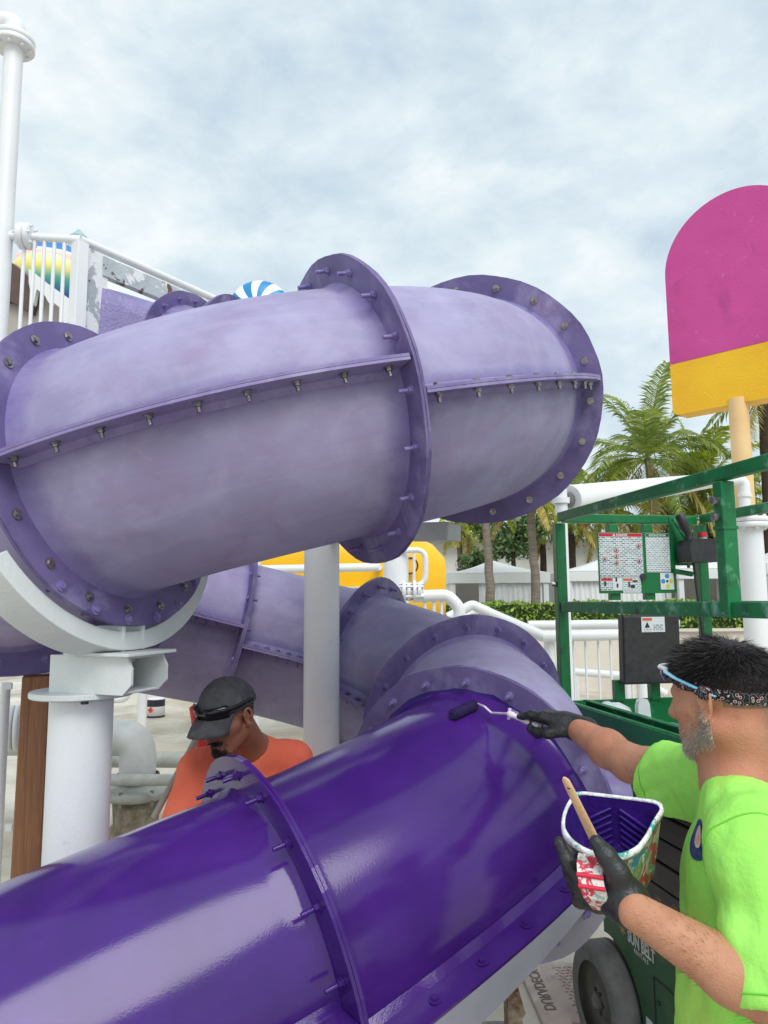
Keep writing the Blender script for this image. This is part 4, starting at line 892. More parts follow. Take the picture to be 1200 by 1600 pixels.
print_mat('fine_print', (0.10, 0.12, 0.13, 1)); print_mat('fine_print_gray', (0.24, 0.27, 0.27, 1), bw=0.019)
def text(s, size, o, x, y, m, parent, name='lettering', bold=0.0, sx=1.0, align='LEFT', shear=0.0):
    cu = bpy.data.curves.new('t', 'FONT'); cu.body = s; cu.size = size; cu.extrude = 0.0004; cu.offset = bold; cu.resolution_u = 3; cu.align_x = align; cu.shear = shear
    tmp = bpy.data.objects.new('t', cu); COL.objects.link(tmp)
    me = bpy.data.meshes.new_from_object(tmp.evaluated_get(bpy.context.evaluated_depsgraph_get())); bpy.data.objects.remove(tmp)
    me.materials.clear(); me.materials.append(M[m]); ob = bpy.data.objects.new(name, me); COL.objects.link(ob); ob.parent = parent
    x = nrm(x); y = nrm(y); z = np.cross(x, y); ob.matrix_local = mat4(x * sx, y, z, o); return ob
def plate(o, x, y, w_, h_, m, parent, name, t=0.002):
    """thin sign plate: local mesh so that its print uses object coordinates; o = lower left corner"""
    x = nrm(x); y = nrm(y); z = np.cross(x, y)
    mb = MB(); mb.box((w_ / 2, h_ / 2, 0), (w_, h_, t)); ob = mb.build(name, m, parent); ob.matrix_local = mat4(x, y, z, o); return ob

e1 = nrm(V3(0.189, -1, 0)); e2 = V3(-e1[1], e1[0], 0); LO = V3(at(872, 800, 3.65)[0], 3.65, 0)
if e2[0] < 0: e2 = -e2
def lp(s, w_, z): return LO + e1 * s + e2 * w_ + ez * z
lift = thing('scissor_lift', 'green scissor lift with guard rails and warning signs parked beside the slide', 'scissor lift')
ZT, ZM, ZP = at(874, 809, 3.65)[2], 1.862, 1.25; W = 0.78; LN = 1.95
def rail(name, p, q, w_=0.040, h_=0.045, m='lift_green_worn'): return MB().bar(p, q, w_, h_).build(name, m, lift, bevel=0.005)
rail('top_rail', lp(0.027, 0, ZT), lp(LN, 0, ZT)); rail('top_rail', lp(0.03, W, ZT), lp(LN, W, ZT)); rail('top_rail', lp(0, 0.022, ZT - 0.003), lp(0, W - 0.022, ZT - 0.003), m='lift_green')
rail('rail_extension', lp(0.28, 0.045, ZT + 0.012), lp(1.29, 0.045, ZT + 0.012), 0.03, 0.04)
rail('mid_rail', lp(0.031, 0, ZM), lp(LN, 0, ZM), 0.038, 0.050); rail('mid_rail', lp(0.03, W, ZM), lp(LN, W, ZM), m='lift_green'); rail('mid_rail', lp(0, 0.024, ZM), lp(0, W - 0.022, ZM), m='lift_green')
for s, w_, wd_, z_ in ((0, 0, 0.052, 1.24), (1.30, -0.004, 0.050, 1.835), (0, W, 0.05, 1.24), (0.62, W, 0.05, 1.24), (1.30, W, 0.055, 1.24)):
    MB().bar(lp(s, w_, z_), lp(s, w_, ZT - 0.027 if s else ZT - 0.03), wd_, wd_ * 0.92, up=e1).build('post', 'lift_green' if s == 0 else 'lift_green_worn', lift, bevel=0.004)
MB().bar(lp(1.30, -0.005, 2.12), lp(1.30, -0.005, 2.13), 0.056, 0.052, up=e1).build('post_collar', 'lift_green_worn', lift)
for s, z in ((1.30, ZT - 0.09), (1.30, 2.16), (0.0, ZM + 0.11), (0.0, 1.46)):
    MB().cyl(lp(s, -0.05, z), lp(s, -0.028, z), 0.013, n=6, smooth=False).build('rail_bolt', 'bolt_steel', lift)
for w_ in (0.285, 0.475):
    for za, zb2 in ((ZM + 0.03, 1.93), (2.235, ZT - 0.03), (1.40, 1.50)):
        MB().bar(lp(0.0, w_, za), lp(0.0, w_, zb2), 0.05, 0.04, up=e1).build('sign_post', 'lift_green', lift, bevel=0.003)
# sign board
so = lp(0.03, 0.19, 1.925)
plate(so, e2, ez, 0.42, 0.305, 'lift_green', lift, 'sign_board', t=0.008)
f_ = e1 * 0.0065
dg = plate(so + e2 * 0.004 + ez * 0.083 + f_, e2, ez, 0.237, 0.218, 'fine_print', lift, 'danger_sign')
def sub(parent, o, w_, h_, m, name, z=0.0018):
    ob = MB().box((o[0] + w_ / 2, o[1] + h_ / 2, z), (w_, h_, 0.0012)).build(name, m, parent); return ob
sub(dg, (0.002, 0.201), 0.233, 0.016, 'decal_red', 'header')
def ltext(s, size, o, parent, m, bold=0.0, align='CENTER', z=0.003): return text(s, size, V3(o[0], o[1], z), V3(1, 0, 0), V3(0, 1, 0), m, parent, bold=bold, align=align)
ltext('DANGER', 0.015, (0.125, 0.2035), dg, 'letter_white', bold=0.0006)
mb = MB(); mb.prism([(-0.008, 0), (0.008, 0), (0, 0.012)], (0.082, 0.2035, 0.003), (1, 0, 0), (0, 1, 0), 0.001); mb.build('warning_triangle', 'letter_white', dg)
def prohib(o, r_, parent):
    mb = MB(); mb.cyl((o[0], o[1], 0.0012), (o[0], o[1], 0.0026), r_ * 1.1, n=20, mi=0); mb.lathe([(r_ * 0.72, 0.0028), (r_ * 0.95, 0.0028), (r_ * 0.95, 0.0034), (r_ * 0.72, 0.0034)], (o[0], o[1], 0), n=22, mi=1)
    mb.box((o[0], o[1], 0.003), (r_ * 0.5, r_ * 0.9, 0.0006), (nrm((1, .5, 0)), nrm((-.5, 1, 0)), V3(0, 0, 1)), mi=2); mb.box((o[0] - r_ * .2, o[1] - r_ * .35, 0.0031), (r_ * .9, r_ * 0.22, 0.0006), mi=2)
    mb.build('pictogram', ['decal_white', 'decal_red', 'decal_black'], parent)
for o in ((0.028, 0.088), (0.092, 0.132), (0.092, 0.101), (0.092, 0.070), (0.215, 0.155), (0.215, 0.078)): prohib(o, 0.0135, dg)
ins = plate(so + e2 * 0.258 + ez * 0.105 + f_, e2, ez, 0.132, 0.197, 'fine_print_gray', lift, 'instruction_sign')
sub(ins, (0.002, 0.180), 0.128, 0.015, 'lift_green', 'header'); ltext('INSTRUCTIONS', 0.0135, (0.066, 0.182), ins, 'letter_white', bold=0.0004)
w1 = plate(so + e2 * 0.004 + ez * 0.014 + f_, e2, ez, 0.118, 0.066, 'fine_print', lift, 'warning_sticker'); sub(w1, (0.005, 0.049), 0.058, 0.012, 'decal_red', 'header'); sub(w1, (0.066, 0.002), 0.05, 0.06, 'decal_white', 'panel')
for o in ((0.02, 0.024), (0.08, 0.045), (0.085, 0.015)): sub(w1, o, 0.009, 0.02, 'decal_black', 'pictogram', 0.003)
w2 = plate(so + e2 * 0.123 + ez * 0.002 + f_, e2, ez, 0.10, 0.078, 'fine_print_gray', lift, 'warning_sticker'); sub(w2, (0.003, 0.061), 0.05, 0.011, 'decal_orange', 'header')
for o, sz in (((0.03, 0.03), (0.008, 0.026)), ((0.042, 0.026), (0.022, 0.014)), ((0.055, 0.055), (0.025, 0.008))): sub(w2, o, sz[0], sz[1], 'decal_black', 'pictogram', 0.003)
MB().cyl(lp(0.04, 0.19 + 0.232, 2.008), lp(0.052, 0.19 + 0.232, 2.008), 0.016, n=14).build('black_knob', 'black_plastic', lift)
w3 = plate(so + e2 * 0.330 + ez * 0.018 + f_, e2, ez, 0.074, 0.083, 'decal_white', lift, 'colour_dot_sticker')
for (ox, oy), m_ in (((0.037, 0.068), 'decal_blue'), ((0.015, 0.042), 'decal_blue'), ((0.058, 0.042), 'decal_lime'), ((0.04, 0.016), 'decal_lime'), ((0.037, 0.042), 'decal_black')):
    r_ = 0.0115 if m_ != 'decal_black' else 0.006; MB().cyl((ox, oy, 0.001), (ox, oy, 0.0022), r_, n=16).build('dot', m_, w3)
# document box
mb = MB(); mb.box(lp(0.055, 0.43, 1.652), (0.305, 0.06, 0.335), (e2, e1, nrm(ez + e2 * 0.02))); bx_ = mb.build('document_box', 'black_plastic', lift, bevel=0.012, seg=3)
bs = plate(lp(0.0875, 0.375, 1.735), e2, ez, 0.125, 0.074, 'decal_white', lift, 'box_sticker'); sub(bs, (0.006, 0.056), 0.05, 0.013, 'decal_orange', 'header')
mb = MB(); mb.prism([(0.016, 0.022), (0.044, 0.022), (0.030, 0.05)], (0, 0, 0.002), (1, 0, 0), (0, 1, 0), 0.001); mb.build('warning_triangle', 'decal_black', bs)
sub(bs, (0.064, 0.008), 0.05, 0.03, 'fine_print', 'print'); sub(bs, (0.012, 0.006), 0.04, 0.011, 'fine_print_gray', 'print')
# control box, joystick, bracket, cable
mb = MB(); mb.box(lp(0.02, 0.655, 2.19), (0.125, 0.012, 0.25), (e2, e1, ez)); mb.build('control_bracket', 'lift_green', lift, bevel=0.004)
plate(lp(0.030, 0.685, 2.13), e2, ez, 0.05, 0.055, 'fine_print', lift, 'bracket_sticker')
MB().path([lp(0.05, 0.60, 2.30), lp(0.07, 0.65, 2.20), lp(0.07, 0.66, 2.05)], 0.008, n=8).build('hanger_rod', 'lift_green_worn', lift)
MB().path([lp(0.05, 0.59, 2.035), lp(0.05, 0.69, 2.02)], 0.013, n=8).build('bracket_foot', 'lift_green_worn', lift)
mb = MB(); cbx = lp(0.12, 0.685, 2.135); mb.prism([(-0.075, -0.06), (0.075, -0.06), (0.09, 0.03), (0.06, 0.055), (-0.06, 0.055), (-0.085, 0.02)], cbx, e2, ez, 0.12); mb.build('control_box', 'black_plastic', lift, bevel=0.006)
j0 = cbx + ez * 0.055 - e2 * 0.045
MB().path([j0, j0 + ez * 0.03 - e2 * 0.006, j0 + ez * 0.06 - e2 * 0.02, j0 + ez * 0.12 - e2 * 0.045, j0 + ez * 0.128 - e2 * 0.048], [0.022, 0.016, 0.024, 0.024, 0.016], n=16).build('joystick', 'black_plastic', lift)
MB().cyl(cbx + ez * 0.056 + e2 * 0.03, cbx + ez * 0.068 + e2 * 0.03, 0.02, n=16).build('switch_base', 'decal_white', lift)
MB().cyl(cbx + ez * 0.068 + e2 * 0.03, cbx + ez * 0.09 + e2 * 0.03, 0.024, 0.021, n=18).build('stop_button', 'decal_red', lift)
MB().path([cbx - ez * 0.06 - e2 * 0.03, cbx - ez * 0.2 - e2 * 0.02, cbx - ez * 0.45, lp(0.18, 0.71, 1.3)], 0.007, n=8).build('cable', 'black_plastic', lift)
# platform : deck, toe boards, lip
MB().box(lp(LN / 2, W / 2, ZP - 0.02), (LN - 0.06, W - 0.08, 0.03), (e1, e2, ez)).build('deck', 'galv_pipe', lift)
plane_b = lambda a, b, za, zb2, t=0.006: MB().bar(a * 0.5 + b * 0.5 - (b - a) / 2, b, t, 0.01)
mb = MB(); mb.box(lp(0.0, W / 2, 1.315), (0.012, W - 0.06, 0.185), (e1, e2, ez)); mb.build('toe_board', 'lift_green', lift, bevel=0.002)
mb = MB(); mb.box(lp(LN / 2, W, 1.30), (LN, 0.012, 0.17), (e1, e2, ez)); mb.build('toe_board', 'lift_green', lift, bevel=0.002)
mb = MB(); mb.box(lp(LN / 2 + 0.03, -0.01, 1.27), (LN, 0.008, 0.275), (e1, e2, ez)); sp_ = mb.build('side_panel', 'lift_green', lift, bevel=0.002)
MB().box(lp(LN / 2 + 0.03, 0.006, 1.4075), (LN, 0.024, 0.006), (e1, e2, ez)).build('panel_lip', 'lift_green_worn', lift)
mb = MB(); mb.box(lp(LN / 2 + 0.06, 0.062, 1.335), (LN - 0.1, 0.012, 0.17), (e1, e2, ez)); mb.box(lp(LN / 2 + 0.06, 0.058, 1.423), (LN - 0.1, 0.03, 0.006), (e1, e2, ez)); mb.build('inner_toe_board', 'lift_green_worn', lift)
def star(o, r_, m, parent, x, y):
    pts = []
    for i in range(16):
        a = i * PI / 8; q_ = r_ if i % 2 == 0 else r_ * 0.45; pts.append((q_ * math.cos(a + .2), q_ * math.sin(a + .2)))
    MB().prism(pts, o, x, y, 0.0012).build('sun_emblem', m, parent)
tf = -e2 * 0.0046
star(lp(0.325, -0.01, 1.325) + tf, 0.032, 'decal_gold', lift, e1, ez)
text('SUNBELT', 0.078, lp(0.385, -0.01, 1.268) + tf, e1, ez, 'letter_white', lift, bold=0.0022, sx=0.78)
text('1-800 67- 0058', 0.036, lp(0.70, -0.01, 1.278) + tf, e1, ez, 'letter_white', lift, sx=0.9)
# scissor stack
for i in range(6):
    z = 0.665 + i * 0.092
    MB().box(lp(1.02, 0.06 + 0.004 * (i % 2), z), (1.78, 0.045, 0.084), (e1, e2, ez)).build('scissor_arm', 'scissor_dark', lift, bevel=0.004)
    MB().box(lp(1.02, W - 0.09, z), (1.78, 0.045, 0.084), (e1, e2, ez)).build('scissor_arm', 'scissor_dark', lift, bevel=0.004)
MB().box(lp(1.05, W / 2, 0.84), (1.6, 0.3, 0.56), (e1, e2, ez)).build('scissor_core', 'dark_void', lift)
# chassis with wheel arches
arch = [(0.35 + 0.262 * math.cos(a), 0.22 + 0.262 * math.sin(a)) for a in np.linspace(-0.35, 1.75, 18)]
arch2 = [(1.62 + 0.262 * math.cos(a), 0.22 + 0.262 * math.sin(a)) for a in np.linspace(0.4, PI + 0.35, 18)]
poly = [(0.30, 0.61), (0.305, 0.485)] + arch[::-1] + [(0.62, 0.09)] + [(1.35, 0.09)] + arch2[::-1] + [(1.9, 0.36), (1.9, 0.61)]
# plane axes (e1, ez) : normal -e2
MB().prism(poly, lp(0, 0.02, 0), e1, ez, 0.03).build('chassis_side', 'chassis_green', lift, bevel=0.004)
MB().prism(poly, lp(0, W - 0.02, 0), e1, ez, 0.03).build('chassis_side', 'chassis_green', lift)
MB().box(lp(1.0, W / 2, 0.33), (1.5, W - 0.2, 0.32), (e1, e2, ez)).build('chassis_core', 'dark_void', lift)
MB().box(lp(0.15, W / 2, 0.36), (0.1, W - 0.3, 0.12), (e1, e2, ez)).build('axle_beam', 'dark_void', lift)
def wheel(s, w_, sg):
    c = lp(s, w_, 0.225); ax = -e2 * sg
    tyre = MB().lathe([(0.15, 0.055), (0.195, 0.06), (0.215, 0.05), (0.226, 0.03), (0.226, -0.05), (0.21, -0.06), (0.15, -0.06)], c, ax, n=48).build('tyre', 'tyre', lift)
    whl = MB(); whl.lathe([(0.196, 0.058), (0.188, 0.046), (0.182, 0.028), (0.15, 0.02), (0.075, 0.012), (0.062, 0.03), (0.055, 0.034), (0.0, 0.034)], c, ax, n=48)
    r_ = whl.build('rim', 'tyre_inner', tyre)
    MB().lathe([(0.030, 0.034), (0.030, 0.048), (0.024, 0.054), (0.0, 0.054)], c, ax, n=16).build('hub_cap', 'tyre', tyre)
    x_, y_, _ = frame_of(ax)
    for i in range(6):
        a = i * PI / 3; p_ = c + (x_ * math.cos(a) + y_ * math.sin(a)) * 0.043; MB().cyl(p_ + ax * 0.034, p_ + ax * 0.044, 0.008, n=6, smooth=False).build('lug_nut', 'scissor_dark', tyre)
wheel(0.35, -0.02, 1); wheel(1.62, -0.0, 1); wheel(0.35, W, -1); wheel(1.62, W, -1)
tf2 = -e2 * 0.0022 + e2 * 0.005
star(lp(0.475, 0.0, 0.56) + tf2, 0.028, 'decal_gold', lift, e1, ez)
text('SUN BELT', 0.066, lp(0.515, 0.0, 0.53) + tf2, e1, ez, 'letter_white', lift, bold=0.0022, sx=0.70)
text('RENTALS', 0.024, lp(0.56, 0.0, 0.505) + tf2, e1, ez, 'letter_white', lift, sx=1.1)
hs, he, hz0, hz1 = 0.70, 1.18, 0.12, 0.48
for a, b in (((hs, hz1), (he, hz1)), ((hs, hz0), (hs, hz1)), ((he, hz0), (he, hz1)), ((hs, hz0), (he, hz0))):
    MB().bar(lp(a[0], 0.0035, a[1]), lp(b[0], 0.0035, b[1]), 0.004, 0.004).build('hatch_seam', 'dark_void', lift)
MB().box(lp(0.735, 0.002, 0.265), (0.045, 0.01, 0.018), (e1, e2, ez)).build('hatch_latch', 'black_plastic', lift, bevel=0.002)
MB().box(lp(0.73, 0.002, 0.40), (0.012, 0.008, 0.012), (e1, e2, ez)).build('hatch_rivet', 'black_plastic', lift)
st = plate(lp(0.632, 0.003, 0.105), e1, ez, 0.045, 0.20, 'decal_white', lift, 'tie_down_sticker', t=0.0015)
for o, sz, m_ in (((0.015, 0.15), (0.014, 0.026), 'decal_black'), ((0.012, 0.06), (0.02, 0.03), 'decal_black'), ((0.004, 0.112), (0.037, 0.006), 'decal_orange'), ((0.02, 0.13), (0.008, 0.01), 'decal_black')): sub(st, o, sz[0], sz[1], m_, 'pictogram', 0.0014)

# litter lying on the lift deck : bottle, plastic cups
mat('clear_plastic', (0.75, 0.80, 0.78, 1), rough=0.08, trans=0.75)
bt = thing('water_bottle', 'clear plastic water bottle lying on the lift deck by the green toe board', 'bottle')
ba = lp(0.30, 0.36, 1.31); bdv = nrm(e1 * 0.8 + e2 * 0.45 - ez * 0.1)
MB().lathe([(0.0, 0.0), (0.030, 0.003), (0.034, 0.012), (0.033, 0.05), (0.034, 0.10), (0.032, 0.135), (0.013, 0.165), (0.013, 0.18)], ba, bdv, n=24).build('bottle_body', 'clear_plastic', bt)
MB().cyl(ba + bdv * 0.178, ba + bdv * 0.193, 0.0155, n=16).build('cap', 'decal_white', bt)
MB().lathe([(0.0345, 0.055), (0.0345, 0.098)], ba, bdv, n=24).build('label', 'decal_blue', bt)
for i, (s, w_, r_, lab) in enumerate(((0.16, 0.26, 0.045, 'white upright plastic scoop beside the bottle on the lift deck'), (0.20, 0.14, 0.05, 'crumpled white rag on the lift deck beside the scoop'))):
    if i == 0:
        mb = MB(); mb.prism([(-0.03, 0), (0.035, 0), (0.03, 0.08), (0.02, 0.10), (0.0, 0.105), (-0.02, 0.095), (-0.028, 0.07)], lp(s + .1, w_, 1.34), e2, ez, 0.03); tag(mb.build('plastic_scoop', 'decal_white', bevel=0.008), lab, 'scoop')
    else:
        P = []
        for a in range(9):
            row = []
            for b in range(16):
                th_ = a / 8 * PI; ph_ = b / 16 * 2 * PI; d_ = V3(math.sin(th_) * math.cos(ph_), math.sin(th_) * math.sin(ph_), math.cos(th_))
                k_ = 1 + 0.35 * mnoise.noise(Vector(d_ * 2.6)); row.append(lp(s, w_, 1.37) + (e1 * d_[0] * 0.07 + e2 * d_[1] * 0.09 + ez * d_[2] * 0.05) * k_)
            P.append(row)
        mb = MB(); mb.grid(np.array(P), cv=True); tag(mb.build('rag', 'decal_white'), lab, 'rag')

# ------------------------------------------------------------------ ground protection mat
mat('mat_tan', srgb(188, 172, 162), srgb(170, 152, 146), rough=0.8, scale=6, spots=[(srgb(206, 196, 188), 3, 0.5, 0.7), (srgb(140, 120, 110), 16, 0.6, 0.75)])
mat('mat_dark', srgb(112, 96, 90), rough=0.9)
gm = thing('ground_mat', 'tan studded ground protection mat beneath the lift wheel', 'ground mat')
g0 = atz(810, 1517, 0.0); g1 = atz(846, 1600, 0.0); my = nrm(V3(g1[0] - g0[0], g1[1] - g0[1], 0)); mx_ = V3(-my[1], my[0], 0)
if mx_[0] < 0: mx_ = -mx_
go = V3(g0[0], g0[1], 0); th_ = 0.025
def gp(a, b, z=th_): return go + mx_ * a + my * b + ez * z
MB().box(gp(0.65, 0.85, th_ / 2 + 0.002), (1.3, 1.75, th_ - 0.004), (mx_, my, ez)).build('mat_sheet', 'mat_tan', gm, bevel=0.006)
mb = MB()
for i in range(44):
    for j in range(58):
        a = 0.125 + i * 0.0265; b = 0.03 + j * 0.029
        if a > 1.28 or (a < 0.16 and b < 0.52) : continue
        o = gp(a + (0.013 if j % 2 else 0), b, th_ + 0.0015); sgn = 1 if (i + j) % 2 else -1
        c_, s_ = math.cos(0.7 * sgn), math.sin(0.7 * sgn); mb.box(o, (0.019, 0.0065, 0.006), (mx_ * c_ + my * s_, my * c_ - mx_ * s_, ez))
tr_ = mb.build('tread', 'mat_tan', gm); tr_['kind'] = 'stuff'
text('DURADECK', 0.075, gp(0.035, 0.42, th_ + 0.0015), -my, mx_, 'mat_dark', gm, sx=0.95, bold=0.001)
# ------------------------------------------------------------------ implicit surfaces for people
class Field:
    """smooth union of rounded shapes sampled on a grid, turned into one continuous mesh"""
    def __init__(s, lo, hi, h):
        s.lo = np.asarray(lo, float); s.h = h; s.n = np.ceil((np.asarray(hi, float) - s.lo) / h).astype(int) + 1
        s.V = np.full(s.n, 0.5, np.float32)
    def _blk(s, lo, hi, m):
        a = np.clip(np.floor((lo - m - s.lo) / s.h).astype(int), 0, s.n - 1); b = np.clip(np.ceil((hi + m - s.lo) / s.h).astype(int) + 1, 1, s.n)
        if (b <= a).any(): return None
        g_ = [s.lo[i] + s.h * np.arange(a[i], b[i]) for i in range(3)]
        return tuple(slice(a[i], b[i]) for i in range(3)), np.meshgrid(*g_, indexing='ij')
    def _mix(s, sl, d, k, sub):
        v = s.V[sl]
        if sub: d = -d; v, d = -v, -d; hh = np.maximum(k - np.abs(v - d), 0) / k; s.V[sl] = -(np.minimum(v, d) - hh * hh * k / 4); return
        hh = np.maximum(k - np.abs(v - d), 0) / k; s.V[sl] = np.minimum(v, d) - hh * hh * k / 4
    def cone(s, a, b, ra, rb, k=0.015, sub=False):
        a = np.asarray(a, float); b = np.asarray(b, float); r = max(ra, rb)
        q = s._blk(np.minimum(a, b) - r, np.maximum(a, b) + r, k + 3 * s.h)
        if q is None: return s
        sl, (X, Y, Z) = q; ba = b - a; L2 = max(ba @ ba, 1e-9)
        t = np.clip(((X - a[0]) * ba[0] + (Y - a[1]) * ba[1] + (Z - a[2]) * ba[2]) / L2, 0, 1)
        d = np.sqrt((X - a[0] - ba[0] * t) ** 2 + (Y - a[1] - ba[1] * t) ** 2 + (Z - a[2] - ba[2] * t) ** 2) - (ra + (rb - ra) * t)
        s._mix(sl, d.astype(np.float32), k, sub); return s
    def chain(s, pts, rr, k=0.012):
        for i in range(len(pts) - 1): s.cone(pts[i], pts[i + 1], rr[i], rr[i + 1], k)
        return s
    def ell(s, c, r, ax=None, k=0.02, sub=False):
        c = np.asarray(c, float); ax = np.eye(3) if ax is None else np.asarray(ax); m = max(r)
        q = s._blk(c - m, c + m, k + 3 * s.h)
        if q is None: return s
        sl, (X, Y, Z) = q; D = [X - c[0], Y - c[1], Z - c[2]]
        P = [(D[0] * a[0] + D[1] * a[1] + D[2] * a[2]) for a in ax]
        k0 = np.sqrt(sum((P[i] / r[i]) ** 2 for i in range(3))); k1 = np.sqrt(sum((P[i] / r[i] ** 2) ** 2 for i in range(3))) + 1e-9
        s._mix(sl, (k0 * (k0 - 1) / k1).astype(np.float32), k, sub); return s
    def cut(s, p, n):
        """keep the side the normal n points away from"""
        n = nrm(n); g_ = np.meshgrid(*[s.lo[i] + s.h * np.arange(s.n[i]) for i in range(3)], indexing='ij', sparse=True)
        d = (g_[0] - p[0]) * n[0] + (g_[1] - p[1]) * n[1] + (g_[2] - p[2]) * n[2]
        s.V = np.maximum(s.V, d.astype(np.float32)); return s
    def mesh(s):
        V = s.V; neg = V < 0; n = s.n
        cs = [(i, j, k) for i in (0, 1) for j in (0, 1) for k in (0, 1)]
        cnt = sum(neg[i:n[0] - 1 + i, j:n[1] - 1 + j, k:n[2] - 1 + k].astype(np.int8) for i, j, k in cs)
        I = np.argwhere((cnt > 0) & (cnt < 8)); idx = -np.ones(tuple(n - 1), np.int64); idx[I[:, 0], I[:, 1], I[:, 2]] = np.arange(len(I))
        acc = np.zeros((len(I), 3)); num = np.zeros(len(I))
        vals = {c: V[I[:, 0] + c[0], I[:, 1] + c[1], I[:, 2] + c[2]].astype(float) for c in cs}
        for c in cs:
            for ax in range(3):
                if c[ax]: continue
                e_ = list(c); e_[ax] = 1; e_ = tuple(e_); a, b = vals[c], vals[e_]; m = (a < 0) != (b < 0)
                t = np.where(m, a / np.where(m, a - b, 1), 0); p = np.tile(np.array(c, float), (len(I), 1)); p[:, ax] = t
                acc[m] += p[m]; num[m] += 1
        verts = s.lo + (I + acc / num[:, None]) * s.h; F = []
        for ax in range(3):
            u, w = [(1, 2), (2, 0), (0, 1)][ax]
            sl0 = [slice(None)] * 3; sl1 = [slice(None)] * 3; sl0[ax] = slice(0, -1); sl1[ax] = slice(1, None)
            ch = np.argwhere(neg[tuple(sl0)] != neg[tuple(sl1)])
            ch = ch[(ch[:, u] > 0) & (ch[:, w] > 0) & (ch[:, u] < n[u] - 1) & (ch[:, w] < n[w] - 1)]
            def cell(du, dw): c = ch.copy(); c[:, u] += du; c[:, w] += dw; return idx[c[:, 0], c[:, 1], c[:, 2]]
            q = np.stack([cell(-1, -1), cell(0, -1), cell(0, 0), cell(-1, 0)], 1)
            fl = ~neg[ch[:, 0], ch[:, 1], ch[:, 2]]; q[fl] = q[fl][:, ::-1]; F.append(q)
        return verts, np.concatenate(F)
def relax(v, f, it=2, lam=0.5):
    e_ = np.concatenate([f[:, [0, 1]], f[:, [1, 2]], f[:, [2, 3]], f[:, [3, 0]]])
    for _ in range(it):
        s = np.zeros_like(v); c = np.zeros(len(v)); np.add.at(s, e_[:, 0], v[e_[:, 1]]); np.add.at(s, e_[:, 1], v[e_[:, 0]]); np.add.at(c, e_[:, 0], 1); np.add.at(c, e_[:, 1], 1)
        v = v * (1 - lam) + lam * s / np.maximum(c, 1)[:, None]
    return v
def normals(v, f):
    nf = np.cross(v[f[:, 2]] - v[f[:, 0]], v[f[:, 3]] - v[f[:, 1]]); nv = np.zeros_like(v)
    for i in range(4): np.add.at(nv, f[:, i], nf)
    return nv / (np.linalg.norm(nv, axis=1)[:, None] + 1e-12)
def field_obj(fd, name, m, parent, it=2, disp=None):
    v, f = fd.mesh(); v = relax(v, f, it)
    if disp is not None: nv = normals(v, f); v = v + nv * disp(v, nv)[:, None]
    me = bpy.data.meshes.new(name); me.from_pydata(v.tolist(), [], f.tolist()); me.materials.append(M[m]); me.polygons.foreach_set('use_smooth', [True] * len(f)); me.update()
    o = bpy.data.objects.new(name, me); COL.objects.link(o); o.parent = parent; return o
def strands(name, roots, dirs, lens, width, m, parent, curl=0.25, grav=0.3, seg=4, curve_to=None):
    n = len(roots); P = np.asarray(roots, float); D = np.asarray(dirs, float); D /= np.linalg.norm(D, axis=1)[:, None]
    sd_ = rng.normal(size=(n, 3)); sd_ -= D * (sd_ * D).sum(1)[:, None]; sd_ /= np.linalg.norm(sd_, axis=1)[:, None]
    rows = []; bend = rng.normal(size=(n, 3)) * curl
    for i in range(seg + 1):
        w_ = width * (1 - i / seg) ** 0.7 + 1e-5
        rows.append(P - sd_ * w_); rows.append(P + sd_ * w_)
        P = P + D * (np.asarray(lens) / seg)[:, None]; D = D + bend / seg + V3(0, 0, -grav) / seg
        if curve_to is not None: D = D + curve_to / seg
        D /= np.linalg.norm(D, axis=1)[:, None]
    vv = np.stack(rows, 1).reshape(-1, 3); k_ = 2 * (seg + 1); base = np.arange(n)[:, None] * k_
    ff = np.concatenate([base + np.array([2 * i, 2 * i + 1, 2 * i + 3, 2 * i + 2]) for i in range(seg)])
    me = bpy.data.meshes.new(name); me.from_pydata(vv.tolist(), [], ff.tolist()); me.materials.append(M[m]); me.update()
    o = bpy.data.objects.new(name, me); COL.objects.link(o); o.parent = parent; return o
mat('skin_tan', srgb(200, 146, 116), srgb(180, 122, 94), rough=0.52, rough2=0.40, scale=11, bump=0.35, bscale=300, spec=0.4, sss=0.06, spots=[(srgb(200, 122, 100), 4, 0.50, 0.74), (srgb(156, 100, 76), 26, 0.60, 0.80), (srgb(216, 168, 140), 16, 0.62, 0.8)])
mat('skin_brown', srgb(172, 114, 88), srgb(144, 92, 72), rough=0.42, scale=9, bump=0.1, bscale=160, sss=0.1)
mat('shirt_green', srgb(166, 236, 110), srgb(150, 226, 94), rough=0.9, scale=4, bump=0.85, bscale=15, bdetail=6.0, spec=0.2, spots=[(srgb(188, 220, 104), 4, 0.52, 0.74), (srgb(186, 176, 92), 9, 0.62, 0.78), (srgb(120, 196, 150), 16, 0.66, 0.74), (srgb(160, 146, 80), 30, 0.67, 0.78)])
mat('shirt_orange', srgb(255, 128, 98), srgb(252, 116, 88), rough=0.85, scale=5, bump=0.9, bscale=13, bdetail=6.0)
mat('glove_black', (0.016, 0.017, 0.018, 1), (0.026, 0.027, 0.028, 1), rough=0.42, scale=18, bump=0.35, bscale=90)
mat('trouser_gray', srgb(70, 72, 78), srgb(54, 56, 62), rough=0.9, scale=9, bump=0.1, bscale=200)
mat('boot_brown', srgb(70, 52, 40), rough=0.7)
leaf_mat('hair_dark', srgb(20, 18, 19), srgb(34, 31, 32), srgb(74, 68, 68), tl=0.05)
leaf_mat('hair_gray', srgb(176, 164, 152), srgb(222, 216, 208), srgb(140, 116, 98), tl=0.25)
leaf_mat('arm_hair', srgb(110, 78, 56), srgb(90, 62, 46), srgb(60, 42, 34), tl=0.1)
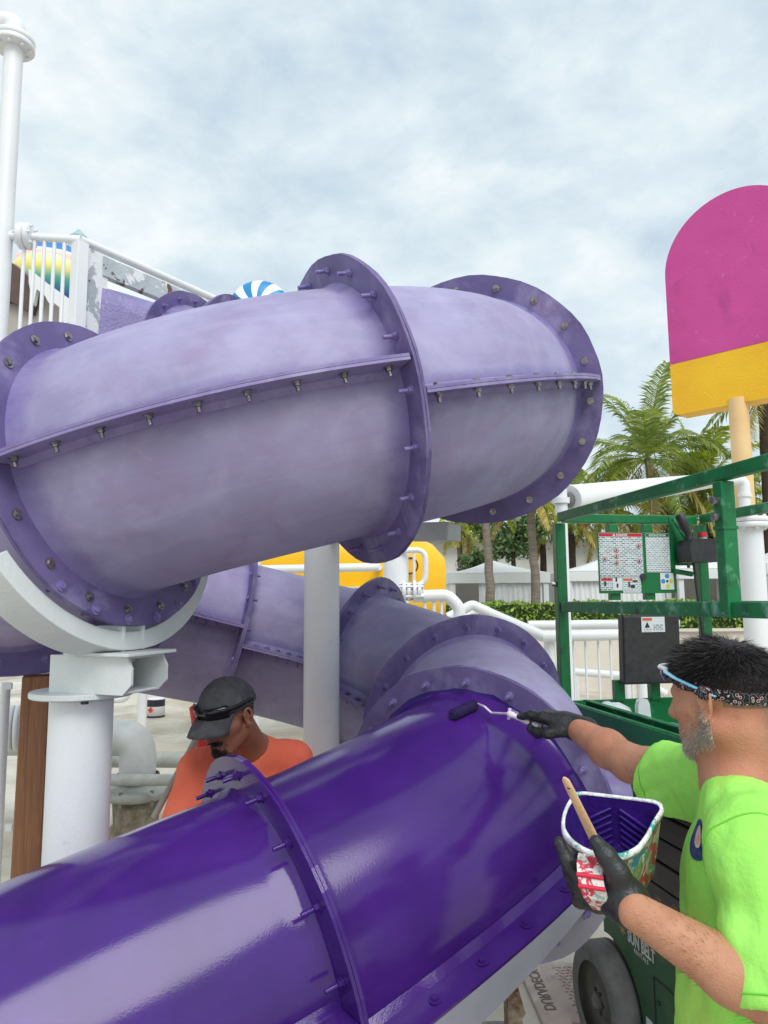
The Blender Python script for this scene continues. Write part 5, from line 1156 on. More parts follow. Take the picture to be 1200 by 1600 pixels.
mat('scalp_dark', srgb(44, 38, 38), srgb(30, 26, 27), rough=0.8, scale=30, bump=0.3, bscale=120)
mat('fade_stubble', srgb(150, 112, 92), srgb(120, 90, 76), rough=0.7, scale=60, bump=0.2, bscale=300)

class Scaled:
    def __init__(s, fd, k): s.fd = fd; s.k = k
    def ell(s, c, r, ax, k=0.02, sub=False): s.fd.ell(c, [x * s.k for x in r], ax, k, sub)
    def cone(s, a, b, ra, rb, k=0.015, sub=False): s.fd.cone(a, b, ra * s.k, rb * s.k, k, sub)
def add_head(fd, c, F_, L_, U_, ears=True, sc=1.0):
    fd = Scaled(fd, sc); p = lambda f, l, u: c + (F_ * f + L_ * l + U_ * u) * sc; ax = (F_, L_, U_)
    fd.ell(p(-0.012, 0, 0.030), (0.099, 0.077, 0.086), ax, 0.02)
    fd.ell(p(0.034, 0, -0.036), (0.060, 0.061, 0.086), ax, 0.025)
    for s in (-1, 1):
        fd.cone(p(-0.006, 0.050 * s, -0.055), p(0.060, 0.018 * s, -0.104), 0.026, 0.021, 0.02)
        fd.cone(p(0.058, 0.043 * s, -0.022), p(0.03, 0.058 * s, -0.02), 0.021, 0.018, 0.02)
        fd.cone(p(0.099, 0.011 * s, -0.039), p(0.094, 0.012 * s, -0.039), 0.0085, 0.008, 0.008)
    fd.cone(p(0.074, -0.006, -0.104), p(0.074, 0.006, -0.104), 0.020, 0.020, 0.015)
    fd.cone(p(0.078, -0.032, 0.014), p(0.078, 0.032, 0.014), 0.0125, 0.0125, 0.015)
    fd.cone(p(0.090, 0, 0.008), p(0.112, 0, -0.033), 0.0085, 0.0125, 0.012)
    for u_ in (-0.066, -0.079): fd.cone(p(0.084, -0.019, u_), p(0.084, 0.019, u_), 0.0085, 0.0085, 0.008)
    for s in (-1, 1): fd.ell(p(0.096, 0.031 * s, -0.006), (0.014, 0.017, 0.011), ax, 0.012, sub=True)
    for s in (-1, 1): fd.ell(p(0.078, 0.031 * s, -0.006), (0.013, 0.015, 0.010), ax, 0.004)
    if ears:
        for s in (-1, 1):
            pts = []
            for t in np.linspace(-0.6, 5.1, 11):
                rx, ru = 0.0175, 0.031; pts.append(p(-0.014 - rx * math.cos(t) * (0.95 if math.sin(t) > 0 else 0.7), s * (0.078 + 0.010 * (0.5 - 0.5 * math.cos(t + PI)) + 0.006), -0.006 + ru * math.sin(t)))
            pts = pts[::-1]
            for i in range(len(pts) - 1): fd.cone(pts[i], pts[i + 1], 0.0048, 0.0048, 0.004)
            fd.ell(p(-0.012, s * 0.080, -0.010), (0.014, 0.007, 0.026), ax, 0.006)
            fd.ell(p(-0.008, s * 0.089, -0.008), (0.008, 0.006, 0.014), ax, 0.005, sub=True)
            fd.ell(p(-0.005, s * 0.080, -0.037), (0.009, 0.006, 0.010), ax, 0.006)

# ================================================================== painter in the lime shirt
man = thing('person', 'person in lime green shirt and bandana painting the slide with a roller', 'person')
HS = 0.93; HCn = at(1125, 1089, 1.47); hf_h = nrm(V3(-0.62, 0.785, 0)); HF = nrm(hf_h - ez * 0.10); HL = V3(-hf_h[1], hf_h[0], 0); HU = np.cross(HF, HL)
NB = at(1158, 1238, 1.47); FT = V3(-0.90, 0.436, 0); LT = V3(-0.436, -0.90, 0)
RS = NB - LT * 0.165 + FT * 0.055 - ez * 0.022; LS = NB + LT * 0.175 - FT * 0.02 - ez * 0.055
RE = at(985, 1193, 1.885); RW = at(897, 1136, 2.12)
LE = at(1228, 1572, 1.215); LW = at(992, 1424, 1.285)
LH = at(940, 1385, 1.33)
TC = V3(NB[0] + 0.01, NB[1], 0)
def tcp(f, l, z): return TC + FT * f + LT * l + ez * z
fd = Field((0.38, 0.98, 0.86), (1.10, 2.24, 1.87), 0.0048)
add_head(fd, HCn, HF, HL, HU, sc=HS)
fd.cone(HCn - HF * 0.03 - HU * 0.06, NB - ez * 0.0, 0.053, 0.060, 0.03)
fd.cone(NB + ez * 0.015, NB - LT * 0.12 - ez * 0.02, 0.06, 0.045, 0.04); fd.cone(NB + ez * 0.015, NB + LT * 0.13 - ez * 0.035, 0.06, 0.045, 0.04)
fd.ell(tcp(0.0, 0, 1.33), (0.10, 0.15, 0.17), (FT, LT, ez), 0.04); fd.ell(tcp(0.01, 0, 1.08), (0.10, 0.14, 0.20), (FT, LT, ez), 0.04)
m_ = (RS + RE) / 2; fd.chain([RS, m_ + ez * 0.004, RE, RE * 0.62 + RW * 0.38, RW], [0.058, 0.052, 0.044, 0.047, 0.030], 0.02)
m_ = (LS + LE) / 2; fd.chain([LS, m_, LE, LE * 0.66 + LW * 0.34, LW], [0.060, 0.054, 0.045, 0.047, 0.030], 0.02)
body = field_obj(fd, 'body', 'skin_tan', man, it=1)
# arm hair
def arm_hair(a, b, r0, r1, n, nm):
    ax = nrm(b - a); x_, y_, _ = frame_of(ax); t = rng.random(n); an = rng.uniform(0, 2 * PI, n); rr = r0 + (r1 - r0) * t
    nn = np.cos(an)[:, None] * x_ + np.sin(an)[:, None] * y_; roots = a + (b - a) * t[:, None] + nn * (rr * 0.97)[:, None]
    strands(nm, roots, nn * 0.55 + ax * 0.8, rng.uniform(0.008, 0.016, n), 0.00022, 'arm_hair', man, grav=0.2, seg=2)
arm_hair(LE, LW, 0.052, 0.034, 900, 'arm_hair'); arm_hair(RE, RW, 0.049, 0.033, 500, 'arm_hair')

# shirt
fs = Field((0.42, 0.98, 0.80), (1.14, 1.98, 1.64), 0.0058)
fs.ell(tcp(0.0, 0, 1.345), (0.128, 0.185, 0.19), (FT, LT, ez), 0.05); fs.ell(tcp(0.012, 0, 1.12), (0.130, 0.172, 0.22), (FT, LT, ez), 0.06); fs.ell(tcp(0.0, 0, 0.93), (0.125, 0.17, 0.16), (FT, LT, ez), 0.06)
fs.cone(NB - LT * 0.05 - ez * 0.005, RS + ez * 0.005, 0.072, 0.068, 0.04); fs.cone(NB + LT * 0.05 - ez * 0.01, LS + ez * 0.006, 0.072, 0.070, 0.04)
rsd = nrm(RE - RS); lsd = nrm(LE - LS)
RH = RS + rsd * 0.165; LHm = LS + lsd * 0.225
fs.cone(RS, RH + rsd * 0.05 - ez * 0.012, 0.076, 0.076, 0.035); fs.cone(RS - ez * 0.03, RH - ez * 0.038, 0.060, 0.060, 0.03)
fs.cone(LS, LHm + lsd * 0.06, 0.078, 0.086, 0.03)
fs.cone(NB + ez * 0.07 - FT * 0.004, NB - ez * 0.004 + FT * 0.012, 0.085, 0.066, 0.008, sub=True)      # neck opening
X, Y_, Z_ = np.meshgrid(*[fs.lo[i] + fs.h * np.arange(fs.n[i]) for i in range(3)], indexing='ij', sparse=True)
for o_, d_ in ((RH, nrm(rsd + ez * 0.25)), (LHm, nrm(lsd - FT * 0.0))):
    near = ((X - o_[0]) ** 2 + (Y_ - o_[1]) ** 2 + (Z_ - o_[2]) ** 2) < 0.16 ** 2
    dd = ((X - o_[0]) * d_[0] + (Y_ - o_[1]) * d_[1] + (Z_ - o_[2]) * d_[2]).astype(np.float32)
    fs.V = np.where(near, np.maximum(fs.V, dd), fs.V)
fs.cone(RH - rsd * 0.03, RH + rsd * 0.08, 0.056, 0.064, 0.006, sub=True); fs.cone(LHm - lsd * 0.035, LHm + lsd * 0.08, 0.062, 0.072, 0.006, sub=True)
fs.cut(V3(0, 0, 0.86), V3(0, 0, -1))
def folds(v, nv):
    out_ = np.zeros(len(v)); 
    for i, q in enumerate(v):
        dl = np.linalg.norm(q - RH); w1 = math.exp(-(dl / 0.13) ** 2); dl2 = np.linalg.norm(q - (LS * 0.35 + LHm * 0.65)); w2 = math.exp(-(dl2 / 0.16) ** 2); w3 = max(0, min(1, (1.32 - q[2]) / 0.25))
        a = mnoise.noise(Vector((q[0] * 9, q[1] * 9, q[2] * 5))); 
        b = mnoise.noise(Vector(((q @ rsd) * 4, q[2] * 34 + (q @ rsd) * 16, (q @ LT) * 10)))
        c = mnoise.noise(Vector(((q @ FT) * 24, (q @ LT) * 9 + q[2] * 10, q[2] * 6)))
        d = mnoise.noise(Vector((q[0] * 11 + q[2] * 14, q[1] * 11, q[2] * 9)))
        out_[i] = 0.006 * a + 0.014 * b * w1 + 0.018 * c * w3 + 0.016 * d * w2 + 0.004 * mnoise.noise(Vector((q[0] * 30, q[1] * 30, q[2] * 14)))
    return out_
shirt = field_obj(fs, 't_shirt', 'shirt_green', man, it=3, disp=folds)
# seams and hem stitching as thin raised cords found on the shirt surface
from mathutils.bvhtree import BVHTree
bv = BVHTree.FromPolygons([v_.co for v_ in shirt.data.vertices], [list(p_.vertices) for p_ in shirt.data.polygons])
def on_shirt(o_, d_):
    h_ = bv.ray_cast(Vector(o_), Vector(nrm(d_))); return None if h_[0] is None else (np.array(h_[0]), np.array(h_[1]))
mat('shirt_seam', srgb(120, 206, 66), rough=0.9)
def ring_seam(c, ax, r_, nm, m='shirt_seam', lo=0, hi=2 * PI, rad_=0.0016):
    x_, y_, _ = frame_of(ax); pts = []
    for t in np.linspace(lo, hi, 60):
        d_ = x_ * math.cos(t) + y_ * math.sin(t); h_ = on_shirt(c + d_ * 0.2, -d_)
        if h_ is not None and np.linalg.norm(h_[0] - c) < r_: pts.append(h_[0] + h_[1] * 0.0004)
        elif len(pts) > 5: break
        else: pts = []
    if len(pts) > 5: MB().path(pts, rad_, n=6).build(nm, m, man)
ring_seam(LHm - lsd * 0.022, lsd, 0.13, 'hem_stitch'); ring_seam(RH - rsd * 0.02, rsd, 0.13, 'hem_stitch'); ring_seam(LS + lsd * 0.035, nrm(lsd * 0.35 + LT), 0.15, 'shoulder_seam', lo=0.3, hi=6.5)
ring_seam(NB + ez * 0.012, nrm(ez + FT * 0.25), 0.13, 'collar')
# chest emblem : navy oval with pale marks, fitted to the cloth
mat('emblem_navy', srgb(34, 42, 92), srgb(60, 80, 140), rough=0.8, scale=90); mat('emblem_pale', srgb(214, 206, 196), srgb(200, 120, 90), rough=0.8, scale=160)
ec0 = at(1091, 1312, 1.40); vd = nrm(ec0 - V3(0, 0, CAM_H)); hh_ = on_shirt(V3(0, 0, CAM_H) + vd * 1.05, vd)
if hh_ is not None:
    nn = nrm(hh_[1]); yv = nrm(ez - nn * nn[2]); xv = np.cross(yv, nn)
    def patch(nm, r_a, r_b, m, lift_, dx=0.0, dy=0.0):
        rows = []
        for rr in (0.02, 0.5, 1.0):
            row = []
            for t in np.linspace(0, 2 * PI, 28, endpoint=False):
                q = hh_[0] + xv * (r_a * rr * math.cos(t) + dx) + yv * (r_b * rr * math.sin(t) + dy); s_ = on_shirt(q + nn * 0.05, -nn); row.append((s_[0] if s_ else q) + nn * lift_)
            rows.append(row)
        return MB().grid(np.array(rows), cv=True).build(nm, m, man)
    patch('emblem', 0.036, 0.036, 'emblem_navy', 0.0012); patch('emblem_mark', 0.016, 0.020, 'emblem_pale', 0.0022, 0.003, 0.006)
# trousers and boots (below the frame)
ft_ = Field((0.45, 1.15, 0.0), (1.05, 1.8, 1.0), 0.011)
for s in (-1, 1): ft_.chain([tcp(0, 0.085 * s, 0.90), tcp(0.015, 0.10 * s, 0.50), tcp(-0.01, 0.11 * s, 0.10)], [0.105, 0.078, 0.062], 0.03)
ft_.ell(tcp(0, 0, 0.92), (0.12, 0.16, 0.11), (FT, LT, ez), 0.04); field_obj(ft_, 'trousers', 'trouser_gray', man)
for s in (-1, 1):
    fb = Field(tcp(0, 0.11 * s, 0) - V3(0.25, 0.25, 0.01), tcp(0, 0.11 * s, 0) + V3(0.25, 0.25, 0.16), 0.009)
    fb.cone(tcp(-0.05, 0.11 * s, 0.05), tcp(0.14, 0.115 * s, 0.04), 0.048, 0.038, 0.02); fb.cone(tcp(-0.03, 0.11 * s, 0.05), tcp(-0.02, 0.11 * s, 0.13), 0.05, 0.055, 0.02); fb.cut(V3(0, 0, 0.004), V3(0, 0, -1)); field_obj(fb, 'boot', 'boot_brown', man)

# ---------------- hair, beard, bandana, sunglasses
hp_ = lambda f, l, u: HCn + (HF * f + HL * l + HU * u) * HS
bvb = BVHTree.FromPolygons([v_.co for v_ in body.data.vertices], [list(p_.vertices) for p_ in body.data.polygons])
def on_head(d_, o_=None):
    o_ = hp_(-0.01, 0, 0.02) if o_ is None else o_
    h_ = bvb.ray_cast(Vector(o_ + nrm(d_) * 0.3), Vector(-nrm(d_))); return (np.array(h_[0]), np.array(h_[1])) if h_[0] is not None else None
roots, dirs, lens = [], [], []; whorl = nrm(V3(-0.35, 0.05, 0.93))
n_try = 20000
dd = rng.normal(size=(n_try, 3)); dd /= np.linalg.norm(dd, axis=1)[:, None]
for d_ in dd:
    f_l, l_l, u_l = d_
    lim = 0.05 + 0.30 * max(0, f_l) - 0.16 * max(0, -f_l)
    if u_l < lim: continue
    h_ = on_head(HF * f_l + HL * l_l + HU * u_l)
    if h_ is None: continue
    q, nn = h_
    away = d_ - whorl * (d_ @ whorl); away = away / (np.linalg.norm(away) + 1e-6)
    top = max(0.0, u_l - 0.15)
    dl = HF * away[0] + HL * away[1] + HU * away[2]
    roots.append(q - nn * 0.002); dirs.append(nn * (0.10 + 0.16 * top) + dl * 1.0 + rng.normal(size=3) * 0.09)
    lens.append((0.016 + 0.026 * min(1, top * 1.6)) * rng.uniform(0.6, 1.15))
strands('hair', roots, dirs, lens, 0.0007, 'hair_dark', man, curl=0.28, grav=0.35, seg=4)
# dark scalp under the strands
def head_patch(nm, m, cond, off, nu=60, nv=46):
    v, f, ok = [], [], {}
    for i in range(nu):
        for j in range(nv + 1):
            a = i * 2 * PI / nu; e_ = -0.6 + (PI / 2 + 0.6) * j / nv; d_ = V3(math.cos(a) * math.cos(e_), math.sin(a) * math.cos(e_), math.sin(e_))
            if not cond(d_): continue
            h_ = on_head(HF * d_[0] + HL * d_[1] + HU * d_[2])
            if h_ is None: continue
            ok[(i, j)] = len(v); v.append(h_[0] + nrm(HF * d_[0] + HL * d_[1] + HU * d_[2]) * off)
    for i in range(nu):
        for j in range(nv):
            ks = [(i, j), ((i + 1) % nu, j), ((i + 1) % nu, j + 1), (i, j + 1)]
            if all(k in ok for k in ks): f.append(tuple(ok[k] for k in ks))
    mb = MB(); mb.add(v, f, 0, True); return mb.build(nm, m, man)
head_patch('scalp', 'scalp_dark', lambda d: d[2] > 0.02 + 0.30 * max(0, d[0]) - 0.18 * max(0, -d[0]), 0.004)
head_patch('stubble', 'fade_stubble', lambda d: d[0] < -0.18 and -0.46 < d[2] < 0.0 + 0.18 and abs(math.atan2(d[1], d[0])) > 1.9, 0.0012)
roots, dirs, lens = [], [], []
for _ in range(5200):
    t = rng.random(); s = 1 if rng.random() < 0.62 else -1
    if rng.random() < 0.85: q = hp_(-0.012 + 0.088 * t, s * (0.074 - 0.054 * t * t), -0.062 - 0.042 * t + rng.normal() * 0.017)
    else: q = hp_(0.004 + rng.normal() * 0.006, s * 0.075, -0.02 - 0.04 * t)
    d_ = q - hp_(0.02, 0, -0.05); h_ = on_head(d_, hp_(0.02, 0, -0.05))
    if h_ is None: continue
    if (h_[0] - HCn) @ HU < -0.135: continue
    roots.append(h_[0] - h_[1] * 0.001); dirs.append(h_[1] * 0.6 - HU * 0.5 + HF * 0.15 + rng.normal(size=3) * 0.25); lens.append(rng.uniform(0.004, 0.010))
strands('beard', roots, dirs, lens, 0.00045, 'hair_gray', man, curl=0.4, grav=0.3, seg=2)
# bandana
m = bpy.data.materials.new('bandana'); m.use_nodes = True; nt = m.node_tree; b = nt.nodes['Principled BSDF']; b.inputs['Roughness'].default_value = 0.85
tcn = N(nt, 'ShaderNodeNewGeometry'); vo = N(nt, 'ShaderNodeTexVoronoi', i_Scale=95.0); L(nt, tcn.outputs['Position'], vo.inputs['Vector'])
cr_ = N(nt, 'ShaderNodeValToRGB'); cr_.color_ramp.interpolation = 'CONSTANT'; L(nt, vo.outputs['Distance'], cr_.inputs[0]); el = cr_.color_ramp.elements
el[0].position = 0; el[0].color = srgb(150, 30, 52); el[1].position = 0.45; el[1].color = srgb(22, 22, 26); x_ = el.new(0.24); x_.color = srgb(196, 190, 190); x_ = el.new(0.33); x_.color = srgb(24, 22, 28); x_ = el.new(0.62); x_.color = srgb(120, 116, 122); x_ = el.new(0.70); x_.color = srgb(22, 22, 26)
L(nt, cr_.outputs[0], b.inputs['Base Color']); MATS['bandana'] = m
rows = []
for a in np.linspace(0, 2 * PI, 72, endpoint=False):
    d_ = HF * math.cos(a) + HL * math.sin(a); uc = 0.036 * max(0, math.cos(a)) + 0.006 * (1 - abs(math.cos(a))) - 0.016 * max(0, -math.cos(a)) + 0.012
    row = []
    for kk in range(5):
        u_ = uc + 0.015 * (1 - kk / 2.0) * (0.9 + 0.12 * math.sin(a * 9)); h_ = on_head(d_, hp_(-0.01, 0, u_)); q = h_[0] if h_ else hp_(-0.01, 0, u_) + d_ * 0.09
        c_ = hp_(-0.01, 0, u_); rr = max(np.linalg.norm(q - c_), 0.0)
        rr = min(rr, 0.104 * HS) + 0.0045 + 0.0016 * math.sin(a * 23 + kk * 2.1) + (0.002 if kk in (1, 2, 3) else 0)
        row.append(c_ + d_ * rr)
    rows.append(row)
MB().grid(np.array(rows), cu=True).build('bandana', 'bandana', man)
kb = hp_(-0.118, 0.008, 0.004); mb = MB(); mb.path([kb - HL * 0.012, kb - HF * 0.006, kb + HL * 0.012], [0.009, 0.013, 0.009], n=12); mb.path([kb, kb - HF * 0.035 + HU * 0.004, kb - HF * 0.065 - HU * 0.008], [0.008, 0.010, 0.005], n=10, flat=0.4); mb.path([kb, kb - HF * 0.03 - HU * 0.02, kb - HF * 0.045 - HU * 0.05], [0.008, 0.010, 0.005], n=10, flat=0.4)
mb.path([kb + HU * 0.012 + HL * 0.006, kb + HU * 0.024 - HF * 0.008, kb + HU * 0.016 - HF * 0.02], 0.006, n=8); mb.build('bandana_knot', 'bandana', man)
# sunglasses pushed up on the head
mat('glasses_blue', srgb(110, 186, 216), srgb(150, 204, 226), rough=0.28, scale=20); mat('glasses_white', srgb(222, 226, 228), rough=0.25); mat('lens_gray', srgb(70, 76, 82), rough=0.06)
for s in (-1, 1):
    pts = [hp_(-0.038, s * 0.089, 0.008), hp_(0.0, s * 0.091, 0.026), hp_(0.045, s * 0.084, 0.045), hp_(0.074, s * 0.070, 0.058)]
    MB().path(fillet_path(pts, 0.03, 4), [0.0035, 0.0045, 0.005, 0.005, 0.0055, 0.0055, 0.0055, 0.0055, 0.0055, 0.006, 0.0065, 0.007][:len(fillet_path(pts, 0.03, 4))], n=10, flat=0.5).build('temple_arm', 'glasses_blue', man)
fr = [hp_(0.058 + 0.042 * (math.cos(t * 1.2) - 0.36) / 0.64 * 1.0 + 0.016, 0.070 * math.sin(t * 1.0) / math.sin(1.0), 0.058 + 0.012 * math.cos(t)) for t in np.linspace(-1, 1, 17)]
MB().path(fr, 0.0055, n=10, flat=0.8).build('brow_bar', 'glasses_white', man)
rows = [[q - HU * 0.003, q + HF * 0.002 - HU * 0.014, q - HU * 0.026 - HF * 0.004] for q in fr]
MB().grid(np.array(rows)).build('lens', 'lens_gray', man)

# ---------------- where the roller touches the painted tube
clDE = centreline(D_, E_, 60)[0]
def tube_hit(px, py, r_=RT):
    q = ray(px, py); q = q / q[1]
    for Y in np.arange(1.2, 3.2, 0.002):
        p = V3(0, 0, CAM_H) + q * Y
        if np.min(np.linalg.norm(clDE - p, axis=1)) < r_: return p
    return None
RA = tube_hit(706, 1118, RT + 0.016); RB = tube_hit(742, 1101, RT + 0.016)
# ---------------- right hand on the roller handle
H0 = at(842, 1121, 2.20); hd_ = nrm(at(812, 1112, 2.235) - RW); hu = nrm(ez - hd_ * hd_[2]); hs_ = np.cross(hd_, hu)      # hs_ : into the picture or out of it
if hs_[1] > 0: hs_ = -hs_                                                                                            # toward the camera
rp = lambda d_, s_, u_: RW + hd_ * d_ + hs_ * s_ + hu * u_
fg = Field(np.minimum(RW, rp(0.2, 0, 0)) - 0.1, np.maximum(RW, rp(0.2, 0, 0)) + 0.1, 0.0034)
fg.chain([rp(-0.035, 0, 0.0), rp(0.0, 0, 0.0), rp(0.03, 0, 0.004)], [0.037, 0.034, 0.032], 0.012)
for s_ in (-0.026, 0, 0.024): fg.cone(rp(0.025, s_ * 0.7, 0.004), rp(0.085, s_, 0.010), 0.022, 0.017, 0.018)
fg.chain([rp(0.085, 0.026, 0.010), rp(0.125, 0.026, 0.008), rp(0.150, 0.022, -0.004), rp(0.166, 0.016, -0.010)], [0.0125, 0.0115, 0.0105, 0.0095], 0.007)
for s_, k_ in ((0.006, 1.0), (-0.014, 0.95), (-0.032, 0.85)):
    fg.chain([rp(0.085, s_, 0.008), rp(0.085 + 0.040 * k_, s_, -0.004), rp(0.085 + 0.040 * k_, s_ + 0.012, -0.034), rp(0.085 + 0.012 * k_, s_ + 0.022, -0.046)], [0.0125, 0.0115, 0.0110, 0.0100], 0.007)
fg.chain([rp(0.02, 0.030, -0.012), rp(0.055, 0.044, -0.026), rp(0.090, 0.036, -0.034), rp(0.112, 0.020, -0.038)], [0.018, 0.0145, 0.0125, 0.011], 0.010)
field_obj(fg, 'glove', 'glove_black', man, it=1)
# ---------------- paint roller
mat('roller_fuzz', srgb(50, 30, 92), srgb(34, 20, 66), rough=0.9, scale=70, bump=1.0, bscale=130); mat('handle_white', srgb(226, 214, 222), srgb(196, 176, 200), rough=0.45, scale=20)
ro = thing('paint_roller', 'mini paint roller soaked in purple paint held against the glossy slide', 'paint roller')
mb = MB(); pts = []; rr = []; ax_ = RB - RA
for i in range(25): t = i / 24; pts.append(RA + ax_ * t); rr.append(0.0165 * (1 - 0.25 * (abs(2 * t - 1) ** 10)))
mb.path(pts, rr, n=22); mb.build('roller_cover', 'roller_fuzz', ro)
n_s = 2600; t = rng.random(n_s); an = rng.uniform(0, 2 * PI, n_s); x_, y_, a_ = frame_of(ax_); nn = np.cos(an)[:, None] * x_ + np.sin(an)[:, None] * y_
strands('nap', RA + ax_ * t[:, None] + nn * 0.0155, nn + rng.normal(size=(n_s, 3)) * 0.3, rng.uniform(0.002, 0.005, n_s), 0.0007, 'roller_fuzz', ro, seg=1)
h1_, h2_ = rp(0.205, 0.010, -0.012), rp(0.10, 0.012, -0.022)
k0, k1 = at(757, 1104, RB[1] - 0.045), at(768, 1114, RB[1] - 0.06)
MB().path(fillet_path([RB - nrm(ax_) * 0.01, RB + nrm(ax_) * 0.012, k0, k1, h1_], 0.012, 4), 0.0035, n=10).build('wire_frame', 'handle_white', ro)
mb = MB(); mb.path([h1_ - nrm(h2_ - h1_) * 0.006, h1_, h1_ + (h2_ - h1_) * 0.12, h1_ + (h2_ - h1_) * 0.16, h1_ + (h2_ - h1_) * 0.6, h2_], [0.007, 0.0115, 0.0125, 0.0095, 0.0125, 0.010], n=16, flat=0.8); mb.path([h1_ + hu * 0.016, h1_ - hu * 0.016], 0.005, n=10); mb.build('handle', 'handle_white', ro)

# ---------------- paint cup
def splat_mat(name, base, cols, rough=0.4, scale=24):
    m = bpy.data.materials.new(name); m.use_nodes = True; nt = m.node_tree; b = nt.nodes['Principled BSDF']; b.inputs['Roughness'].default_value = rough
    g_ = N(nt, 'ShaderNodeNewGeometry'); col_ = None
    for i, (c_, sc_, th__) in enumerate(cols):
        mp_ = N(nt, 'ShaderNodeMapping'); mp_.inputs['Location'].default_value = (i * 3.7, i * 1.3, i * 2.1); L(nt, g_.outputs['Position'], mp_.inputs[0])
        nz = N(nt, 'ShaderNodeTexNoise', i_Scale=sc_, i_Detail=5.0, i_Roughness=0.6, i_Distortion=0.8); L(nt, mp_.outputs[0], nz.inputs['Vector'])
        mr = N(nt, 'ShaderNodeMapRange'); mr.inputs[1].default_value = th__; mr.inputs[2].default_value = th__ + 0.02; L(nt, nz.outputs[0], mr.inputs[0])
        mx = N(nt, 'ShaderNodeMix', data_type='RGBA'); L(nt, mr.outputs[0], mx.inputs[0]); mx.inputs[7].default_value = c_
        if col_ is None: mx.inputs[6].default_value = base
        else: L(nt, col_, mx.inputs[6])
        col_ = mx.outputs[2]
    L(nt, col_, b.inputs['Base Color']); bn = N(nt, 'ShaderNodeTexNoise', i_Scale=130.0, i_Detail=3.0); L(nt, g_.outputs['Position'], bn.inputs['Vector']); bp = N(nt, 'ShaderNodeBump', i_Strength=0.5, i_Distance=0.004); L(nt, bn.outputs[0], bp.inputs['Height']); L(nt, bp.outputs[0], b.inputs['Normal']); MATS[name] = m
splat_mat('cup_splatter', srgb(176, 170, 150), [(srgb(110, 140, 96), 30, 0.50), (srgb(176, 60, 62), 22, 0.54), (srgb(226, 220, 210), 40, 0.60), (srgb(60, 130, 160), 18, 0.62), (srgb(40, 150, 120), 26, 0.64)])
splat_mat('strap_splatter', srgb(206, 62, 84), [(srgb(226, 222, 218), 34, 0.47), (srgb(150, 186, 176), 40, 0.58), (srgb(196, 40, 66), 30, 0.60)])
splat_mat('rim_splatter', srgb(206, 208, 210), [(srgb(60, 170, 160), 16, 0.56), (srgb(226, 150, 176), 14, 0.62), (srgb(240, 240, 240), 60, 0.5)])
mat('wet_purple', srgb(66, 36, 132), srgb(52, 28, 110), rough=0.14, scale=30, bump=0.25, bscale=90, coat=0.5)
cup = thing('paint_cup', 'paint splattered roller cup with ridged purple inside held in the gloved hand', 'paint cup')
Rc = at(955, 1292, 1.44); tcam = nrm(V3(-0.296, -0.955, 0)); ca = V3(0.955, -0.296, 0); tl_ = rad(23); cb_ = tcam * math.cos(tl_) - ez * math.sin(tl_); cn = nrm(np.cross(ca, cb_)); cn = cn if cn[2] > 0 else -cn
ca = nrm(ca - ez * 0.05)
outl = [(-0.058, -0.088), (0.0, -0.088), (0.080, -0.088), (0.093, -0.080), (0.094, -0.064), (0.078, -0.030), (0.064, 0.010), (0.046, 0.048), (0.020, 0.072), (-0.012, 0.080), (-0.044, 0.074), (-0.070, 0.056), (-0.086, 0.028), (-0.088, -0.006), (-0.082, -0.040), (-0.070, -0.076)]
# resample to a smooth loop
OL = np.array(outl + outl[:1]); tt = np.linspace(0, len(outl), 72, endpoint=False); OL = np.stack([np.interp(tt, np.arange(len(OL)), OL[:, 0]), np.interp(tt, np.arange(len(OL)), OL[:, 1])], 1)
for _ in range(2): OL = 0.5 * OL + 0.25 * np.roll(OL, 1, 0) + 0.25 * np.roll(OL, -1, 0)
def cupring(sc, depth, shift=0.0): return [Rc + ca * (q[0] * sc) + cb_ * (q[1] * sc + shift) - cn * depth for q in OL]
MB().grid(np.array([cupring(1.0, 0.004), cupring(0.97, 0.03), cupring(0.90, 0.08), cupring(0.82, 0.135, 0.004), cupring(0.74, 0.146, 0.004), cupring(0.02, 0.146, 0.004)]), cv=True).build('outer_wall', 'cup_splatter', cup)
MB().grid(np.array([cupring(0.965, 0.0), cupring(0.94, 0.03), cupring(0.87, 0.08), cupring(0.79, 0.128, 0.004), cupring(0.02, 0.132, 0.004)]), cv=True).build('inner_wall', 'wet_purple', cup)
rim = MB(); rim.grid(np.array([cupring(0.965, 0.0), cupring(0.965, -0.004), cupring(1.03, -0.004), cupring(1.05, 0.004), cupring(1.04, 0.012), cupring(1.0, 0.006)]), cv=True); rim.build('rim', 'rim_splatter', cup)
mat('rib_purple', srgb(78, 50, 150), srgb(60, 36, 124), rough=0.12, scale=30, coat=0.5)
def bw(a_, d_): # point on back wall : a across, d depth
    k_ = np.interp(d_, [0, 0.03, 0.08, 0.128], [0.965, 0.94, 0.87, 0.79]); return Rc + ca * a_ + cb_ * (-0.088 * k_ + 0.0015) - cn * d_
for s in (-1, 1):
    for i in range(7):
        d0 = 0.022 + i * 0.0145; a0, a1 = 0.008 * s + 0.008, 0.062 * s + 0.006; d1 = d0 + 0.036
        if d1 > 0.125: a1 = a0 + (a1 - a0) * (0.125 - d0) / 0.036; d1 = 0.125
        if d0 < 0.118: MB().path([bw(a0, d0), bw((a0 + a1) / 2, (d0 + d1) / 2), bw(a1, d1)], [0.0025, 0.0032, 0.0025], n=8).build('ridge', 'rib_purple', cup)
